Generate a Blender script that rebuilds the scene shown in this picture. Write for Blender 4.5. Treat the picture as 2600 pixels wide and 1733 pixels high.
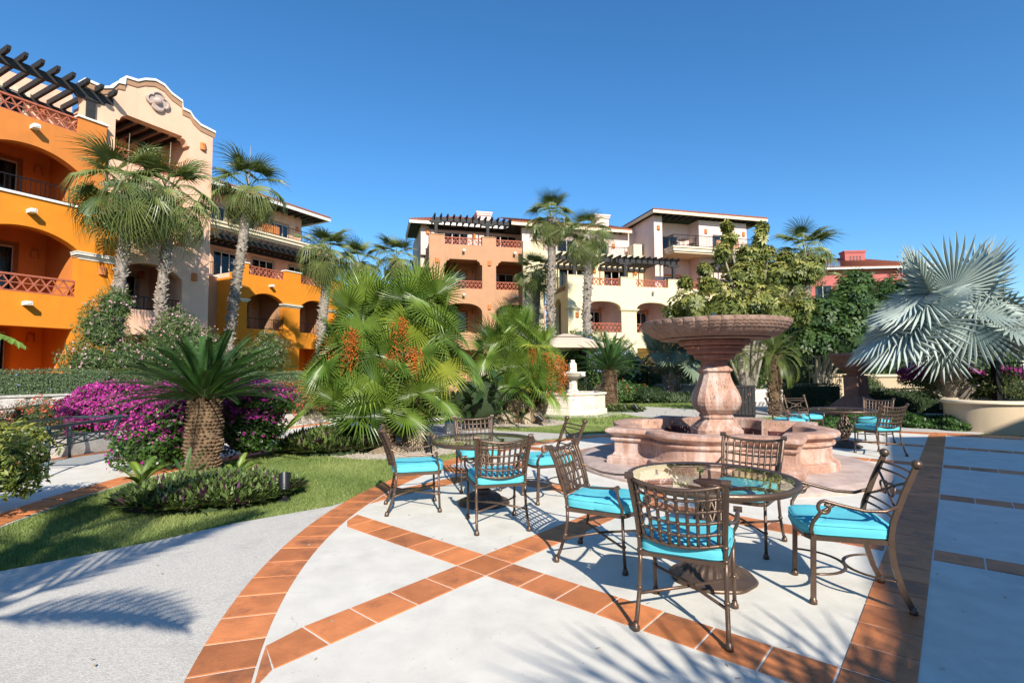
import bpy, math, random
import numpy as np
from mathutils import Vector, Matrix, Quaternion
for o in list(bpy.data.objects): bpy.data.objects.remove(o)
S = bpy.context.scene
COL = S.collection
random.seed(7); RNG = np.random.default_rng(7)
R = math.radians
# ------------------------------------------------------------------ camera, sky, sun, exposure
CAM_H, PITCH, ROLL, FPX = 1.53, 0.0586, -0.0059, 1300.0
cam = bpy.data.cameras.new('camera'); cam_o = bpy.data.objects.new('camera', cam); COL.objects.link(cam_o)
cam.sensor_width = 36; cam.lens = 36 * FPX / 2600; cam.clip_start = 0.05; cam.clip_end = 2000
_f = Vector((0, math.cos(PITCH), math.sin(PITCH))); _u = Vector((0, -math.sin(PITCH), math.cos(PITCH))); _r = Vector((1, 0, 0))
_r2 = _r * math.cos(ROLL) + _u * math.sin(ROLL); _u2 = -_r * math.sin(ROLL) + _u * math.cos(ROLL)
cam_o.matrix_world = Matrix(((_r2.x, _u2.x, -_f.x, 0), (_r2.y, _u2.y, -_f.y, 0), (_r2.z, _u2.z, -_f.z, CAM_H), (0, 0, 0, 1)))
S.camera = cam_o
SUN_EL, SUN_AZ = 33.0, 164.5          # azimuth of the sun, clockwise from +Y
sv = Vector((math.sin(R(SUN_AZ)) * math.cos(R(SUN_EL)), math.cos(R(SUN_AZ)) * math.cos(R(SUN_EL)), math.sin(R(SUN_EL))))
W = bpy.data.worlds.new('World'); S.world = W; W.use_nodes = True
nt = W.node_tree; nt.nodes.clear()
sky = nt.nodes.new('ShaderNodeTexSky'); sky.sky_type = 'NISHITA'; sky.sun_disc = False
sky.sun_elevation = R(SUN_EL); sky.sun_rotation = R(SUN_AZ); sky.altitude = 0; sky.air_density = 1.0; sky.dust_density = 0.25; sky.ozone_density = 6.0
bg = nt.nodes.new('ShaderNodeBackground'); bg.inputs[1].default_value = 0.126
wo = nt.nodes.new('ShaderNodeOutputWorld'); hsv = nt.nodes.new('ShaderNodeHueSaturation'); hsv.inputs['Saturation'].default_value = 1.16; hsv.inputs['Hue'].default_value = .497; nt.links.new(sky.outputs[0], hsv.inputs['Color']); nt.links.new(hsv.outputs[0], bg.inputs[0]); nt.links.new(bg.outputs[0], wo.inputs[0])
sl = bpy.data.lights.new('sun', 'SUN'); sl.energy = 4.8; sl.angle = R(0.53); sl.color = (1.0, 0.93, 0.82)
so = bpy.data.objects.new('sun', sl); COL.objects.link(so); so.rotation_euler = (-sv).to_track_quat('-Z', 'Y').to_euler(); so.location = (20, -60, 40)
S.view_settings.view_transform = 'Standard'; S.view_settings.look = 'None'; S.view_settings.gamma = 1; S.view_settings.exposure = 0.62
S.view_settings.use_curve_mapping = False
S.cycles.max_bounces = 8; S.cycles.transparent_max_bounces = 12; S.cycles.diffuse_bounces = 4; S.cycles.glossy_bounces = 4

# ------------------------------------------------------------------ helpers
def tag(o, label=None, cat=None, group=None, kind=None):
    if label: o['label'] = label
    if cat: o['category'] = cat
    if group: o['group'] = group
    if kind: o['kind'] = kind
    return o
def empty(name, loc=(0, 0, 0), rz=0.0, label=None, cat=None, group=None, parent=None):
    o = bpy.data.objects.new(name, None); COL.objects.link(o); o.location = loc; o.rotation_euler = (0, 0, rz); o.empty_display_size = .2
    if parent: o.parent = parent
    return tag(o, label, cat, group)
def link(name, me, parent=None, mat=None, mw=None):
    o = bpy.data.objects.new(name, me); COL.objects.link(o)
    if mat and not me.materials: me.materials.append(mat)
    if parent: o.parent = parent
    if mw is not None: o.matrix_local = mw
    return o
def copy_tree(src, loc, rz, label=None, group=None):
    def rec(a, par):
        c = a.copy(); COL.objects.link(c); c.parent = par
        for ch in a.children: rec(ch, c)
        return c
    r = rec(src, None); r.location = loc; r.rotation_euler = (0, 0, rz)
    if label: r['label'] = label
    if group: r['group'] = group
    return r
class MB:
    def __init__(s): s.v = []; s.f = []
    def add(s, vs, fs):
        n = len(s.v); s.v += [tuple(p) for p in vs]; s.f += [tuple(i + n for i in f) for f in fs]
    def box(s, x0, x1, y0, y1, z0, z1):
        s.add([(x0, y0, z0), (x1, y0, z0), (x1, y1, z0), (x0, y1, z0), (x0, y0, z1), (x1, y0, z1), (x1, y1, z1), (x0, y1, z1)],
              [(0, 3, 2, 1), (4, 5, 6, 7), (0, 1, 5, 4), (1, 2, 6, 5), (2, 3, 7, 6), (3, 0, 4, 7)])
    def bar(s, a, b, w, h, up=(0, 0, 1)):          # rectangular bar from a to b
        a = Vector(a); b = Vector(b); d = (b - a).normalized(); up = Vector(up)
        if abs(d.dot(up)) > .98: up = Vector((0, 1, 0)) if abs(d.y) < .9 else Vector((1, 0, 0))
        x = d.cross(up).normalized(); z = x.cross(d).normalized()
        vs = []
        for p in (a, b):
            for sx, sz in ((-1, -1), (1, -1), (1, 1), (-1, 1)): vs.append(p + x * sx * w / 2 + z * sz * h / 2)
        s.add(vs, [(0, 1, 2, 3), (7, 6, 5, 4), (0, 4, 5, 1), (1, 5, 6, 2), (2, 6, 7, 3), (3, 7, 4, 0)])
    def tube(s, pts, r, n=8, flat=None, cap=True):  # r scalar or list; flat=(normal scale)
        P = [Vector(p) for p in pts]; m = len(P)
        rs = r if isinstance(r, (list, tuple)) else [r] * m
        ref = None; n0 = len(s.v)
        for i, p in enumerate(P):
            t = (P[min(i + 1, m - 1)] - P[max(i - 1, 0)])
            if t.length < 1e-9: t = Vector((0, 0, 1))
            t.normalize()
            if ref is None:
                ref = Vector((0, 0, 1)) if abs(t.z) < .9 else Vector((1, 0, 0))
                ref = (ref - t * ref.dot(t)).normalized()
            else: ref = (ref - t * ref.dot(t)).normalized()
            b = t.cross(ref)
            for k in range(n):
                a = 2 * math.pi * k / n
                s.v.append(tuple(p + (ref * math.cos(a) * (flat or 1) + b * math.sin(a)) * rs[i]))
        for i in range(m - 1):
            for k in range(n):
                a = n0 + i * n + k; b2 = n0 + i * n + (k + 1) % n
                s.f.append((a, b2, b2 + n, a + n))
        if cap:
            s.f.append(tuple(n0 + k for k in reversed(range(n)))); s.f.append(tuple(n0 + (m - 1) * n + k for k in range(n)))
    def lathe(s, prof, n=32, c=(0, 0), fn=None, a0=0.0):   # prof [(r,z)], fn(theta, r, z) -> r
        n0 = len(s.v)
        for (r, z) in prof:
            for k in range(n):
                a = a0 + 2 * math.pi * k / n; rr = fn(a, r, z) if fn else r
                s.v.append((c[0] + rr * math.cos(a), c[1] + rr * math.sin(a), z))
        for i in range(len(prof) - 1):
            for k in range(n):
                a = n0 + i * n + k; b = n0 + i * n + (k + 1) % n
                s.f.append((a, b, b + n, a + n))
        s.f.append(tuple(n0 + k for k in reversed(range(n)))); s.f.append(tuple(n0 + (len(prof) - 1) * n + k for k in range(n)))
    def loops(s, rings, close0=True, close1=True):         # stack of equal-length closed rings
        n0 = len(s.v); n = len(rings[0])
        for rg in rings: s.v += [tuple(p) for p in rg]
        for i in range(len(rings) - 1):
            for k in range(n):
                a = n0 + i * n + k; b = n0 + i * n + (k + 1) % n
                s.f.append((a, b, b + n, a + n))
        if close0: s.f.append(tuple(n0 + k for k in reversed(range(n))))
        if close1: s.f.append(tuple(n0 + (len(rings) - 1) * n + k for k in range(n)))
    def prism(s, poly, z0, z1):
        s.loops([[(x, y, z0) for x, y in poly], [(x, y, z1) for x, y in poly]])
    def ball(s, c, r, n=10, m=6, sz=1.0):
        prof = [(max(1e-4, r * math.sin(math.pi * i / m)), -r * math.cos(math.pi * i / m) * sz) for i in range(m + 1)]
        k = len(s.v); s.lathe(prof, n); s.v[k:] = [(x + c[0], y + c[1], z + c[2]) for x, y, z in s.v[k:]]
    def mesh(s, name, mat=None, smooth=False, angle=None):
        me = bpy.data.meshes.new(name); me.from_pydata(s.v, [], s.f); me.update()
        if mat: me.materials.append(mat)
        if smooth: me.polygons.foreach_set('use_smooth', [True] * len(me.polygons))
        if angle:
            me.polygons.foreach_set('use_smooth', [True] * len(me.polygons)); me.set_sharp_from_angle(angle=R(angle))
        return me
    def build(s, name, mat, parent=None, smooth=False, angle=None):
        return link(name, s.mesh(name, mat, smooth, angle), parent)
def np_mesh(name, V, F, rnd=None, mat=None, smooth=False):
    V = np.asarray(V, np.float32); F = np.asarray(F, np.int32); k = F.shape[1]
    me = bpy.data.meshes.new(name); me.vertices.add(len(V)); me.vertices.foreach_set('co', V.ravel())
    me.loops.add(F.size); me.loops.foreach_set('vertex_index', F.ravel())
    me.polygons.add(len(F)); me.polygons.foreach_set('loop_start', np.arange(0, F.size, k, dtype=np.int32)); me.polygons.foreach_set('loop_total', np.full(len(F), k, np.int32))
    if smooth: me.polygons.foreach_set('use_smooth', np.ones(len(F), bool))
    me.update(calc_edges=True)
    if rnd is not None:
        at = me.attributes.new('rnd', 'FLOAT', 'FACE'); at.data.foreach_set('value', np.asarray(rnd, np.float32))
    if mat: me.materials.append(mat)
    return me
# ------------------------------------------------------------------ materials
def nodes(m):
    m.use_nodes = True; t = m.node_tree; return t, t.nodes, t.links, t.nodes['Principled BSDF']
def mat(name, col, rough=.7, metal=0.0, var=.12, scale=6.0, bump=0.0, bscale=60.0, col2=None, spec=.4, objrand=0.0, stain=None, streak=None, crack=None):
    m = bpy.data.materials.new(name); t, N, L, P = nodes(m)
    P.inputs['Roughness'].default_value = rough; P.inputs['Metallic'].default_value = metal; P.inputs['Specular IOR Level'].default_value = spec
    tc = N.new('ShaderNodeTexCoord')
    nz = N.new('ShaderNodeTexNoise'); nz.inputs['Scale'].default_value = scale; nz.inputs['Detail'].default_value = 6; nz.inputs['Roughness'].default_value = .62
    vec = tc.outputs['Object']
    if objrand:
        oi = N.new('ShaderNodeObjectInfo'); ad = N.new('ShaderNodeVectorMath'); ad.operation = 'MULTIPLY_ADD'
        cm = N.new('ShaderNodeCombineXYZ')
        for i in range(3): L.new(oi.outputs['Random'], cm.inputs[i])
        ad.inputs[1].default_value = (91, 57, 33); L.new(cm.outputs[0], ad.inputs[0]); L.new(tc.outputs['Object'], ad.inputs[2]); vec = ad.outputs[0]
    L.new(vec, nz.inputs['Vector'])
    cr = N.new('ShaderNodeValToRGB'); c = np.array(col); c2 = np.array(col2) if col2 else c * (1 - var)
    hi = np.clip(c * (1 + var * .6), 0, 1) if not col2 else c
    cr.color_ramp.elements[0].position = .32; cr.color_ramp.elements[1].position = .68
    cr.color_ramp.elements[0].color = (*c2, 1); cr.color_ramp.elements[1].color = (*hi, 1)
    L.new(nz.outputs['Fac'], cr.inputs[0]); out = cr.outputs[0]
    if objrand:
        hs = N.new('ShaderNodeHueSaturation'); mr = N.new('ShaderNodeMapRange'); mr.inputs[3].default_value = 1 - objrand; mr.inputs[4].default_value = 1 + objrand
        L.new(oi.outputs['Random'], mr.inputs[0]); L.new(mr.outputs[0], hs.inputs['Value']); L.new(out, hs.inputs['Color']); out = hs.outputs[0]
    if stain:
        n2 = N.new('ShaderNodeTexNoise'); n2.inputs['Scale'].default_value = stain[1]; n2.inputs['Detail'].default_value = 8; n2.inputs['Roughness'].default_value = .7; L.new(vec, n2.inputs['Vector'])
        r2 = N.new('ShaderNodeValToRGB'); r2.color_ramp.elements[0].position = stain[2]; r2.color_ramp.elements[1].position = stain[2] + stain[4]
        r2.color_ramp.elements[0].color = (0, 0, 0, 1); r2.color_ramp.elements[1].color = (stain[3],) * 3 + (1,)
        mx = N.new('ShaderNodeMix'); mx.data_type = 'RGBA'; L.new(n2.outputs['Fac'], r2.inputs[0]); L.new(r2.outputs[0], mx.inputs['Factor']); L.new(out, mx.inputs['A']); mx.inputs['B'].default_value = (*stain[0], 1); out = mx.outputs['Result']
    if streak:
        mp = N.new('ShaderNodeMapping'); mp.inputs['Scale'].default_value = (2.6, 2.6, .16); L.new(vec, mp.inputs[0]); n3 = N.new('ShaderNodeTexNoise'); n3.inputs['Scale'].default_value = 1.6; n3.inputs['Detail'].default_value = 7; n3.inputs['Roughness'].default_value = .65; L.new(mp.outputs[0], n3.inputs['Vector'])
        r3 = N.new('ShaderNodeValToRGB'); r3.color_ramp.elements[0].position = .50; r3.color_ramp.elements[1].position = .74; r3.color_ramp.elements[0].color = (0, 0, 0, 1); r3.color_ramp.elements[1].color = (streak[1],) * 3 + (1,); L.new(n3.outputs['Fac'], r3.inputs[0])
        m3 = N.new('ShaderNodeMix'); m3.data_type = 'RGBA'; L.new(r3.outputs[0], m3.inputs['Factor']); L.new(out, m3.inputs['A']); m3.inputs['B'].default_value = (*streak[0], 1); out = m3.outputs['Result']
    if crack:
        n4 = N.new('ShaderNodeTexNoise'); n4.inputs['Scale'].default_value = 2.2; n4.inputs['Detail'].default_value = 5; L.new(vec, n4.inputs['Vector'])
        a4 = N.new('ShaderNodeMixRGB'); a4.blend_type = 'ADD'; a4.inputs[0].default_value = .35; L.new(vec, a4.inputs[1]); L.new(n4.outputs['Color'], a4.inputs[2])
        vo = N.new('ShaderNodeTexVoronoi'); vo.feature = 'DISTANCE_TO_EDGE'; vo.inputs['Scale'].default_value = .62; L.new(a4.outputs[0], vo.inputs['Vector'])
        lt = N.new('ShaderNodeMath'); lt.operation = 'LESS_THAN'; lt.inputs[1].default_value = .0011; L.new(vo.outputs['Distance'], lt.inputs[0])
        n5 = N.new('ShaderNodeTexNoise'); n5.inputs['Scale'].default_value = .8; L.new(vec, n5.inputs['Vector']); gt_ = N.new('ShaderNodeMath'); gt_.operation = 'GREATER_THAN'; gt_.inputs[1].default_value = .57; L.new(n5.outputs['Fac'], gt_.inputs[0])
        n6 = N.new('ShaderNodeTexNoise'); n6.inputs['Scale'].default_value = 34; n6.inputs['Detail'].default_value = 1; L.new(vec, n6.inputs['Vector']); g6 = N.new('ShaderNodeMath'); g6.operation = 'GREATER_THAN'; g6.inputs[1].default_value = .745; L.new(n6.outputs['Fac'], g6.inputs[0])
        mu = N.new('ShaderNodeMath'); mu.operation = 'MULTIPLY'; L.new(lt.outputs[0], mu.inputs[0]); L.new(gt_.outputs[0], mu.inputs[1]); mxx = N.new('ShaderNodeMath'); mxx.operation = 'MAXIMUM'; L.new(mu.outputs[0], mxx.inputs[0]); L.new(g6.outputs[0], mxx.inputs[1]); m8 = N.new('ShaderNodeMath'); m8.operation = 'MULTIPLY'; m8.inputs[1].default_value = crack; L.new(mxx.outputs[0], m8.inputs[0])
        m4 = N.new('ShaderNodeMix'); m4.data_type = 'RGBA'; L.new(m8.outputs[0], m4.inputs['Factor']); L.new(out, m4.inputs['A']); m4.inputs['B'].default_value = (.16, .14, .12, 1); out = m4.outputs['Result']
    L.new(out, P.inputs['Base Color'])
    if bump:
        nb = N.new('ShaderNodeTexNoise'); nb.inputs['Scale'].default_value = bscale; nb.inputs['Detail'].default_value = 4; L.new(vec, nb.inputs['Vector'])
        bp = N.new('ShaderNodeBump'); bp.inputs['Strength'].default_value = bump; bp.inputs['Distance'].default_value = .02; L.new(nb.outputs['Fac'], bp.inputs['Height']); L.new(bp.outputs[0], P.inputs['Normal'])
    return m
def leaf_mat(name, dark, light, rough=.5, trans=.25, objrand=True, attr=False, tcol=None, spec=.4, mid=None):
    m = bpy.data.materials.new(name); t, N, L, P = nodes(m)
    P.inputs['Roughness'].default_value = rough; P.inputs['Specular IOR Level'].default_value = spec
    cr = N.new('ShaderNodeValToRGB'); cr.color_ramp.elements[0].color = (*dark, 1); cr.color_ramp.elements[1].color = (*light, 1)
    if mid: e = cr.color_ramp.elements.new(mid[0]); e.color = (*mid[1], 1)
    if attr:
        a = N.new('ShaderNodeAttribute'); a.attribute_name = 'rnd'; L.new(a.outputs['Fac'], cr.inputs[0])
    else:
        oi = N.new('ShaderNodeObjectInfo'); tc = N.new('ShaderNodeTexCoord'); nz = N.new('ShaderNodeTexNoise'); nz.inputs['Scale'].default_value = 3
        L.new(tc.outputs['Object'], nz.inputs['Vector']); mx = N.new('ShaderNodeMath'); mx.operation = 'MULTIPLY_ADD'; mx.inputs[1].default_value = .9
        sb = N.new('ShaderNodeMath'); sb.operation = 'SUBTRACT'; sb.inputs[1].default_value = .3
        L.new(oi.outputs['Random'], sb.inputs[0]); L.new(sb.outputs[0], mx.inputs[0]); L.new(nz.outputs['Fac'], mx.inputs[2]); L.new(mx.outputs[0], cr.inputs[0])
    L.new(cr.outputs[0], P.inputs['Base Color'])
    if trans:
        tr = N.new('ShaderNodeBsdfTranslucent'); ms = N.new('ShaderNodeMixShader'); ms.inputs[0].default_value = trans
        if tcol:
            mu = N.new('ShaderNodeMix'); mu.data_type = 'RGBA'; mu.blend_type = 'MULTIPLY'; mu.inputs['Factor'].default_value = 1; mu.inputs['B'].default_value = (*tcol, 1); L.new(cr.outputs[0], mu.inputs['A']); L.new(mu.outputs['Result'], tr.inputs[0])
        else: L.new(cr.outputs[0], tr.inputs[0])
        out = t.nodes['Material Output']; L.new(P.outputs[0], ms.inputs[1]); L.new(tr.outputs[0], ms.inputs[2]); L.new(ms.outputs[0], out.inputs[0])
    return m
def glass_mat(name, tint, f0=.04, gain=1.0, rough=.0):
    m = bpy.data.materials.new(name); m.use_nodes = True; t = m.node_tree; N = t.nodes; L = t.links; N.clear()
    o = N.new('ShaderNodeOutputMaterial'); tr = N.new('ShaderNodeBsdfTransparent'); tr.inputs[0].default_value = (*tint, 1)
    gl = N.new('ShaderNodeBsdfGlossy'); gl.inputs['Roughness'].default_value = rough; gl.inputs[0].default_value = (1, 1, 1, 1)
    fr = N.new('ShaderNodeFresnel'); fr.inputs[0].default_value = 1.52; mu = N.new('ShaderNodeMath'); mu.operation = 'MULTIPLY'; mu.inputs[1].default_value = gain; mu.use_clamp = True
    ms = N.new('ShaderNodeMixShader'); L.new(fr.outputs[0], mu.inputs[0]); L.new(mu.outputs[0], ms.inputs[0]); L.new(tr.outputs[0], ms.inputs[1]); L.new(gl.outputs[0], ms.inputs[2]); L.new(ms.outputs[0], o.inputs[0])
    return m
M = {}
M['concrete'] = mat('concrete', (.68, .645, .565), .82, var=.10, scale=3.5, bump=.15, bscale=140, stain=((.46, .43, .375), 1.5, .52, .6, .22), crack=.28)
M['aggregate'] = mat('aggregate', (.57, .535, .47), .9, var=.22, scale=70, bump=.3, bscale=120, stain=((.27, .255, .23), 1.1, .52, .6, .22))
M['path'] = mat('path', (.50, .47, .41), .9, var=.12, scale=4, bump=.2, bscale=90)
M['tile'] = mat('tile', (.58, .20, .07), .55, var=.22, scale=4.5, bump=.14, bscale=60, objrand=.22, stain=((.10, .055, .036), 2.3, .50, .85, .22), spec=.45)
M['soil'] = mat('soil', (.09, .075, .04), .95, var=.4, scale=5, bump=.5)
M['lawn'] = mat('lawn', (.17, .23, .05), .95, var=.3, scale=25, col2=(.11, .17, .035), bump=.6, bscale=120, stain=((.22, .22, .07), 1.4, .56, .5, .2))
M['cantera'] = mat('cantera', (.44, .255, .185), .8, var=.3, scale=9, bump=.5, bscale=38, stain=((.64, .53, .48), 2.4, .54, .7, .16), streak=((.70, .62, .57), .75))
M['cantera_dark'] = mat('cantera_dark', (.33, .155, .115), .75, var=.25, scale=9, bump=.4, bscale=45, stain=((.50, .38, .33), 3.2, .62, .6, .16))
M['cantera_bowl'] = mat('cantera_bowl', (.31, .195, .145), .8, var=.35, scale=8, bump=.4, bscale=50, stain=((.14, .085, .06), 4, .54, .7, .2), streak=((.50, .40, .34), .5))
M['pad'] = mat('pad', (.47, .36, .31), .85, var=.22, scale=5, bump=.25, bscale=60, stain=((.58, .53, .49), 1.8, .5, .6, .25))
M['pool_tile'] = mat('pool_tile', (.13, .05, .05), .3, var=.35, scale=12)
M['white_stone'] = mat('white_stone', (.68, .62, .50), .8, var=.14, scale=6, bump=.3, bscale=50, stain=((.42, .33, .19), 2.6, .58, .6, .16))
M['wall_stone'] = mat('wall_stone', (.62, .58, .52), .88, var=.22, scale=5, bump=.5, bscale=30, objrand=.1)
M['mortar'] = mat('mortar', (.50, .47, .43), .95, var=.1)
M['bronze'] = mat('bronze', (.135, .088, .062), .38, .55, var=.2, scale=14, bump=.08, bscale=120, spec=.5)
M['teal_metal'] = mat('teal_metal', (.045, .085, .10), .45, .4, var=.25, scale=10)
M['iron'] = mat('iron', (.012, .012, .013), .45, .3, var=.2)
M['black_plastic'] = mat('black_plastic', (.015, .016, .018), .4, var=.1)
M['cushion'] = mat('cushion', (.12, .52, .60), .9, var=.08, scale=5, bump=.25, bscale=9, spec=.1, objrand=.05)
M['glass'] = glass_mat('glass', (.92, .96, .94), gain=.5)
M['pane'] = glass_mat('pane', (.50, .55, .57), gain=.6)
M['water'] = glass_mat('water', (.55, .50, .50), gain=1.3)
M['spray'] = glass_mat('spray', (.93, .95, .96), gain=2.5)
for n_, c_, v_ in (('orange', (.70, .245, .022), .07), ('burnt', (.60, .205, .045), .07), ('peach', (.80, .49, .335), .05), ('tan', (.455, .25, .14), .06), ('yellow', (.76, .635, .40), .05), ('pink', (.68, .52, .465), .05),
                   ('rose', (.44, .13, .115), .07), ('cream', (.72, .60, .42), .05), ('white', (.76, .74, .68), .05), ('trim', (.42, .24, .14), .06), ('planter', (.56, .44, .29), .06), ('brownshade', (.42, .22, .11), .06)):
    M[n_] = mat(n_, c_, .88, var=v_, scale=1.7, bump=.15, bscale=55, spec=.2, stain=(tuple(x * .72 for x in c_), .9, .60, .35, .25), streak=(tuple(x * .62 + .02 for x in c_), .30))
M['lattice'] = mat('lattice', (.42, .125, .07), .8, var=.25, scale=9)
M['terra'] = mat('terra', (.55, .19, .055), .8, var=.2, scale=9)
M['roof_tile'] = mat('roof_tile', (.36, .115, .065), .95, spec=.08, var=.45, scale=8, col2=(.20, .08, .05), bump=.3)
M['dark_wood'] = mat('dark_wood', (.028, .026, .026), .7, var=.35, scale=8)
M['door_frame'] = mat('door_frame', (.52, .50, .47), .5, var=.05)
M['curtain'] = mat('curtain', (.62, .60, .55), .9, var=.15, scale=12)
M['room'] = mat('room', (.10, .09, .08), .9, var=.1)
M['canvas'] = mat('canvas', (.56, .45, .34), .9, var=.06)
M['gravel'] = mat('gravel', (.46, .40, .33), .9, var=.3, scale=40, objrand=.0)
M['boots'] = mat('boots', (.23, .185, .15), .95, var=.5, scale=9, col2=(.07, .05, .04), bump=.5)
M['boots_pale'] = mat('boots_pale', (.40, .35, .29), .95, var=.5, scale=9, col2=(.12, .09, .07), bump=.5)
M['thatch'] = mat('thatch', (.24, .165, .09), .95, var=.5, scale=12, col2=(.09, .055, .03))
M['cycad_bark'] = mat('cycad_bark', (.23, .155, .09), .95, var=.55, scale=10, col2=(.11, .065, .035), bump=.4)
M['bark'] = mat('bark', (.30, .26, .20), .95, var=.4, scale=8, bump=.4)
M['fan'] = leaf_mat('fan', (.05, .11, .02), (.17, .24, .05), .42, .30, tcol=(1.0, 1.0, .35), spec=.5)
M['fan_far'] = leaf_mat('fan_far', (.06, .11, .028), (.26, .30, .10), .34, .3, tcol=(1.0, 1.0, .4), spec=.5)
M['fan_bright'] = leaf_mat('fan_bright', (.035, .10, .014), (.20, .29, .045), .36, .26, tcol=(1.0, 1.0, .35), spec=.5)
M['fan_yellow'] = leaf_mat('fan_yellow', (.20, .27, .03), (.33, .36, .05), .5, .3)
M['bismarck'] = leaf_mat('bismarck', (.27, .335, .295), (.42, .49, .44), .5, .12, spec=.4)
M['bismarck_far'] = leaf_mat('bismarck_far', (.10, .15, .09), (.22, .28, .19), .5, .12)
M['petiole'] = leaf_mat('petiole', (.16, .20, .05), (.25, .27, .10), .5, 0)
M['cycad'] = leaf_mat('cycad', (.014, .052, .012), (.05, .115, .022), .45, .12, spec=.4)
M['phoenix'] = leaf_mat('phoenix', (.07, .12, .025), (.17, .21, .05), .4, .25)
M['dry_leaf'] = leaf_mat('dry_leaf', (.32, .24, .15), (.50, .41, .29), .9, .15)
M['fruit'] = leaf_mat('fruit', (.40, .085, .012), (.62, .19, .02), .6, .1, attr=True)
def fol(name, d, l, rough=.5, tr=.22, mid=None): M[name] = leaf_mat(name, d, l, rough, tr, attr=True, mid=mid)
fol('hedge', (.08, .13, .055), (.20, .28, .13)); fol('hedge_olive', (.05, .075, .02), (.14, .16, .05)); fol('boug_leaf', (.022, .065, .012), (.085, .165, .028), .38)
fol('bract', (.34, .010, .22), (.68, .22, .36), .7, .35, mid=(.6, (.55, .045, .36))); fol('pink_bloom', (.62, .26, .34), (.80, .55, .58), .7, .3)
fol('oleander', (.05, .10, .03), (.17, .24, .07)); fol('shrub', (.06, .11, .018), (.25, .31, .06), .45, .25); fol('shrub_tip', (.17, .19, .03), (.36, .33, .06), .4, .25)
fol('dark_fern', (.010, .028, .008), (.04, .075, .02), .35); fol('rhoeo', (.05, .10, .025), (.20, .26, .075), .42, .1, mid=(.5, (.11, .165, .045))); fol('rhoeo_purple', (.05, .012, .045), (.13, .03, .10))
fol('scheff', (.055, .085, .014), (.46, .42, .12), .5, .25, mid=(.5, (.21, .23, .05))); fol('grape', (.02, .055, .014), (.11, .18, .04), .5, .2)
fol('red_bloom', (.50, .05, .02), (.68, .14, .06), .7, .2); fol('blue_bloom', (.20, .22, .55), (.35, .38, .70), .7, .2); fol('russelia', (.06, .08, .025), (.17, .17, .055)); fol('vine', (.03, .085, .018), (.12, .20, .045))
fol('grass', (.13, .20, .045), (.44, .47, .17), .6, .3, mid=(.55, (.25, .325, .09))); fol('purple_bed', (.09, .05, .12), (.17, .09, .20)); fol('ground_vine', (.02, .06, .012), (.08, .16, .03), .4)
# ------------------------------------------------------------------ ground, plaza, paths
def project(x, y, z):
    c = Vector((x, y, z - CAM_H)); d = c.dot(_f)
    if d < .05: return None
    return 1300 + FPX * c.dot(_r2) / d, 866.5 - FPX * c.dot(_u2) / d
def sheet(name, poly, z, m, th=.12):
    b = MB(); b.prism(poly, z - th, z); return tag(b.build(name, m), kind='structure')
b = MB(); b.box(-400, 400, -60, 600, -.5, -.035); tag(b.build('ground', M['lawn']), kind='structure')
PC = (6.23, 5.21); PR_IN, PR_OUT = 7.955, 8.275
TH = -.7106; UU = np.array([math.cos(TH), math.sin(TH)]); VV = np.array([-math.sin(TH), math.cos(TH)]); OO = np.array([-.448, 4.148]); TP = .317
plaza = sheet('plaza', [(PC[0] + PR_OUT * math.cos(a), PC[1] + PR_OUT * math.sin(a)) for a in np.linspace(0, 2 * math.pi, 181)[:-1]], 0, M['concrete'], .2)
cands = []
g = .006
def tile_poly(i, j):
    return [OO + (i * TP + g) * UU + (j * TP + g) * VV, OO + ((i + 1) * TP - g) * UU + (j * TP + g) * VV, OO + ((i + 1) * TP - g) * UU + ((j + 1) * TP - g) * VV, OO + (i * TP + g) * UU + ((j + 1) * TP - g) * VV]
done = set()
for i in range(-40, 60):
    for j in range(-40, 70):
        if (i % 8 == 0 or j % 8 == 0):
            p = tile_poly(i, j); d = [math.hypot(q[0] - PC[0], q[1] - PC[1]) for q in p]
            if min(d) > PR_IN - .06: continue
            c = sum(p) / 4; pj = project(c[0], c[1], 0)
            if pj is None or not (-60 < pj[0] < 2660 and 900 < pj[1] < 1800): continue
            if math.hypot(c[0] - 3.3, c[1] - 8.65) < 1.9: continue
            cands.append((math.hypot(*c), 'g', p, max(d) > PR_IN - .01))
nring = 161
for k in range(nring):
    a = 2 * math.pi * k / nring; c = (PC[0] + 8.1 * math.cos(a), PC[1] + 8.1 * math.sin(a)); pj = project(c[0], c[1], 0)
    if pj is None or not (-60 < pj[0] < 2660 and 900 < pj[1] < 1800): continue
    cands.append((math.hypot(*c), 'r', a, False))
cands.sort(key=lambda t: t[0])
def bevel_slab(poly, z0, z1, bv=.004):
    P = [np.array(p[:2], float) for p in poly]; c = sum(P) / len(P)
    ins = [p + (c - p) / np.linalg.norm(c - p) * bv * 1.4 for p in P]
    return [[(p[0], p[1], z0) for p in P], [(p[0], p[1], z1 - bv * .6) for p in P], [(p[0], p[1], z1) for p in ins]]
tb = MB(); h = TP / 2 - g; tb.loops(bevel_slab([(-h, -h), (h, -h), (h, h), (-h, h)], -.02, .0045)); tile_me = tb.mesh('floor_tile', M['tile'])
da = math.pi / nring - .006 / 8.1
rb = MB(); arc = [((PR_IN + .007) * math.cos(t), (PR_IN + .007) * math.sin(t)) for t in (-da, 0, da)] + [((PR_OUT + .004) * math.cos(t), (PR_OUT + .004) * math.sin(t)) for t in (da, 0, -da)]
rb.loops(bevel_slab([(x - 8.1, y) for x, y in arc][::-1], -.02, .0045)); ring_me = rb.mesh('floor_tile', M['tile'])
rest = MB()
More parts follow.
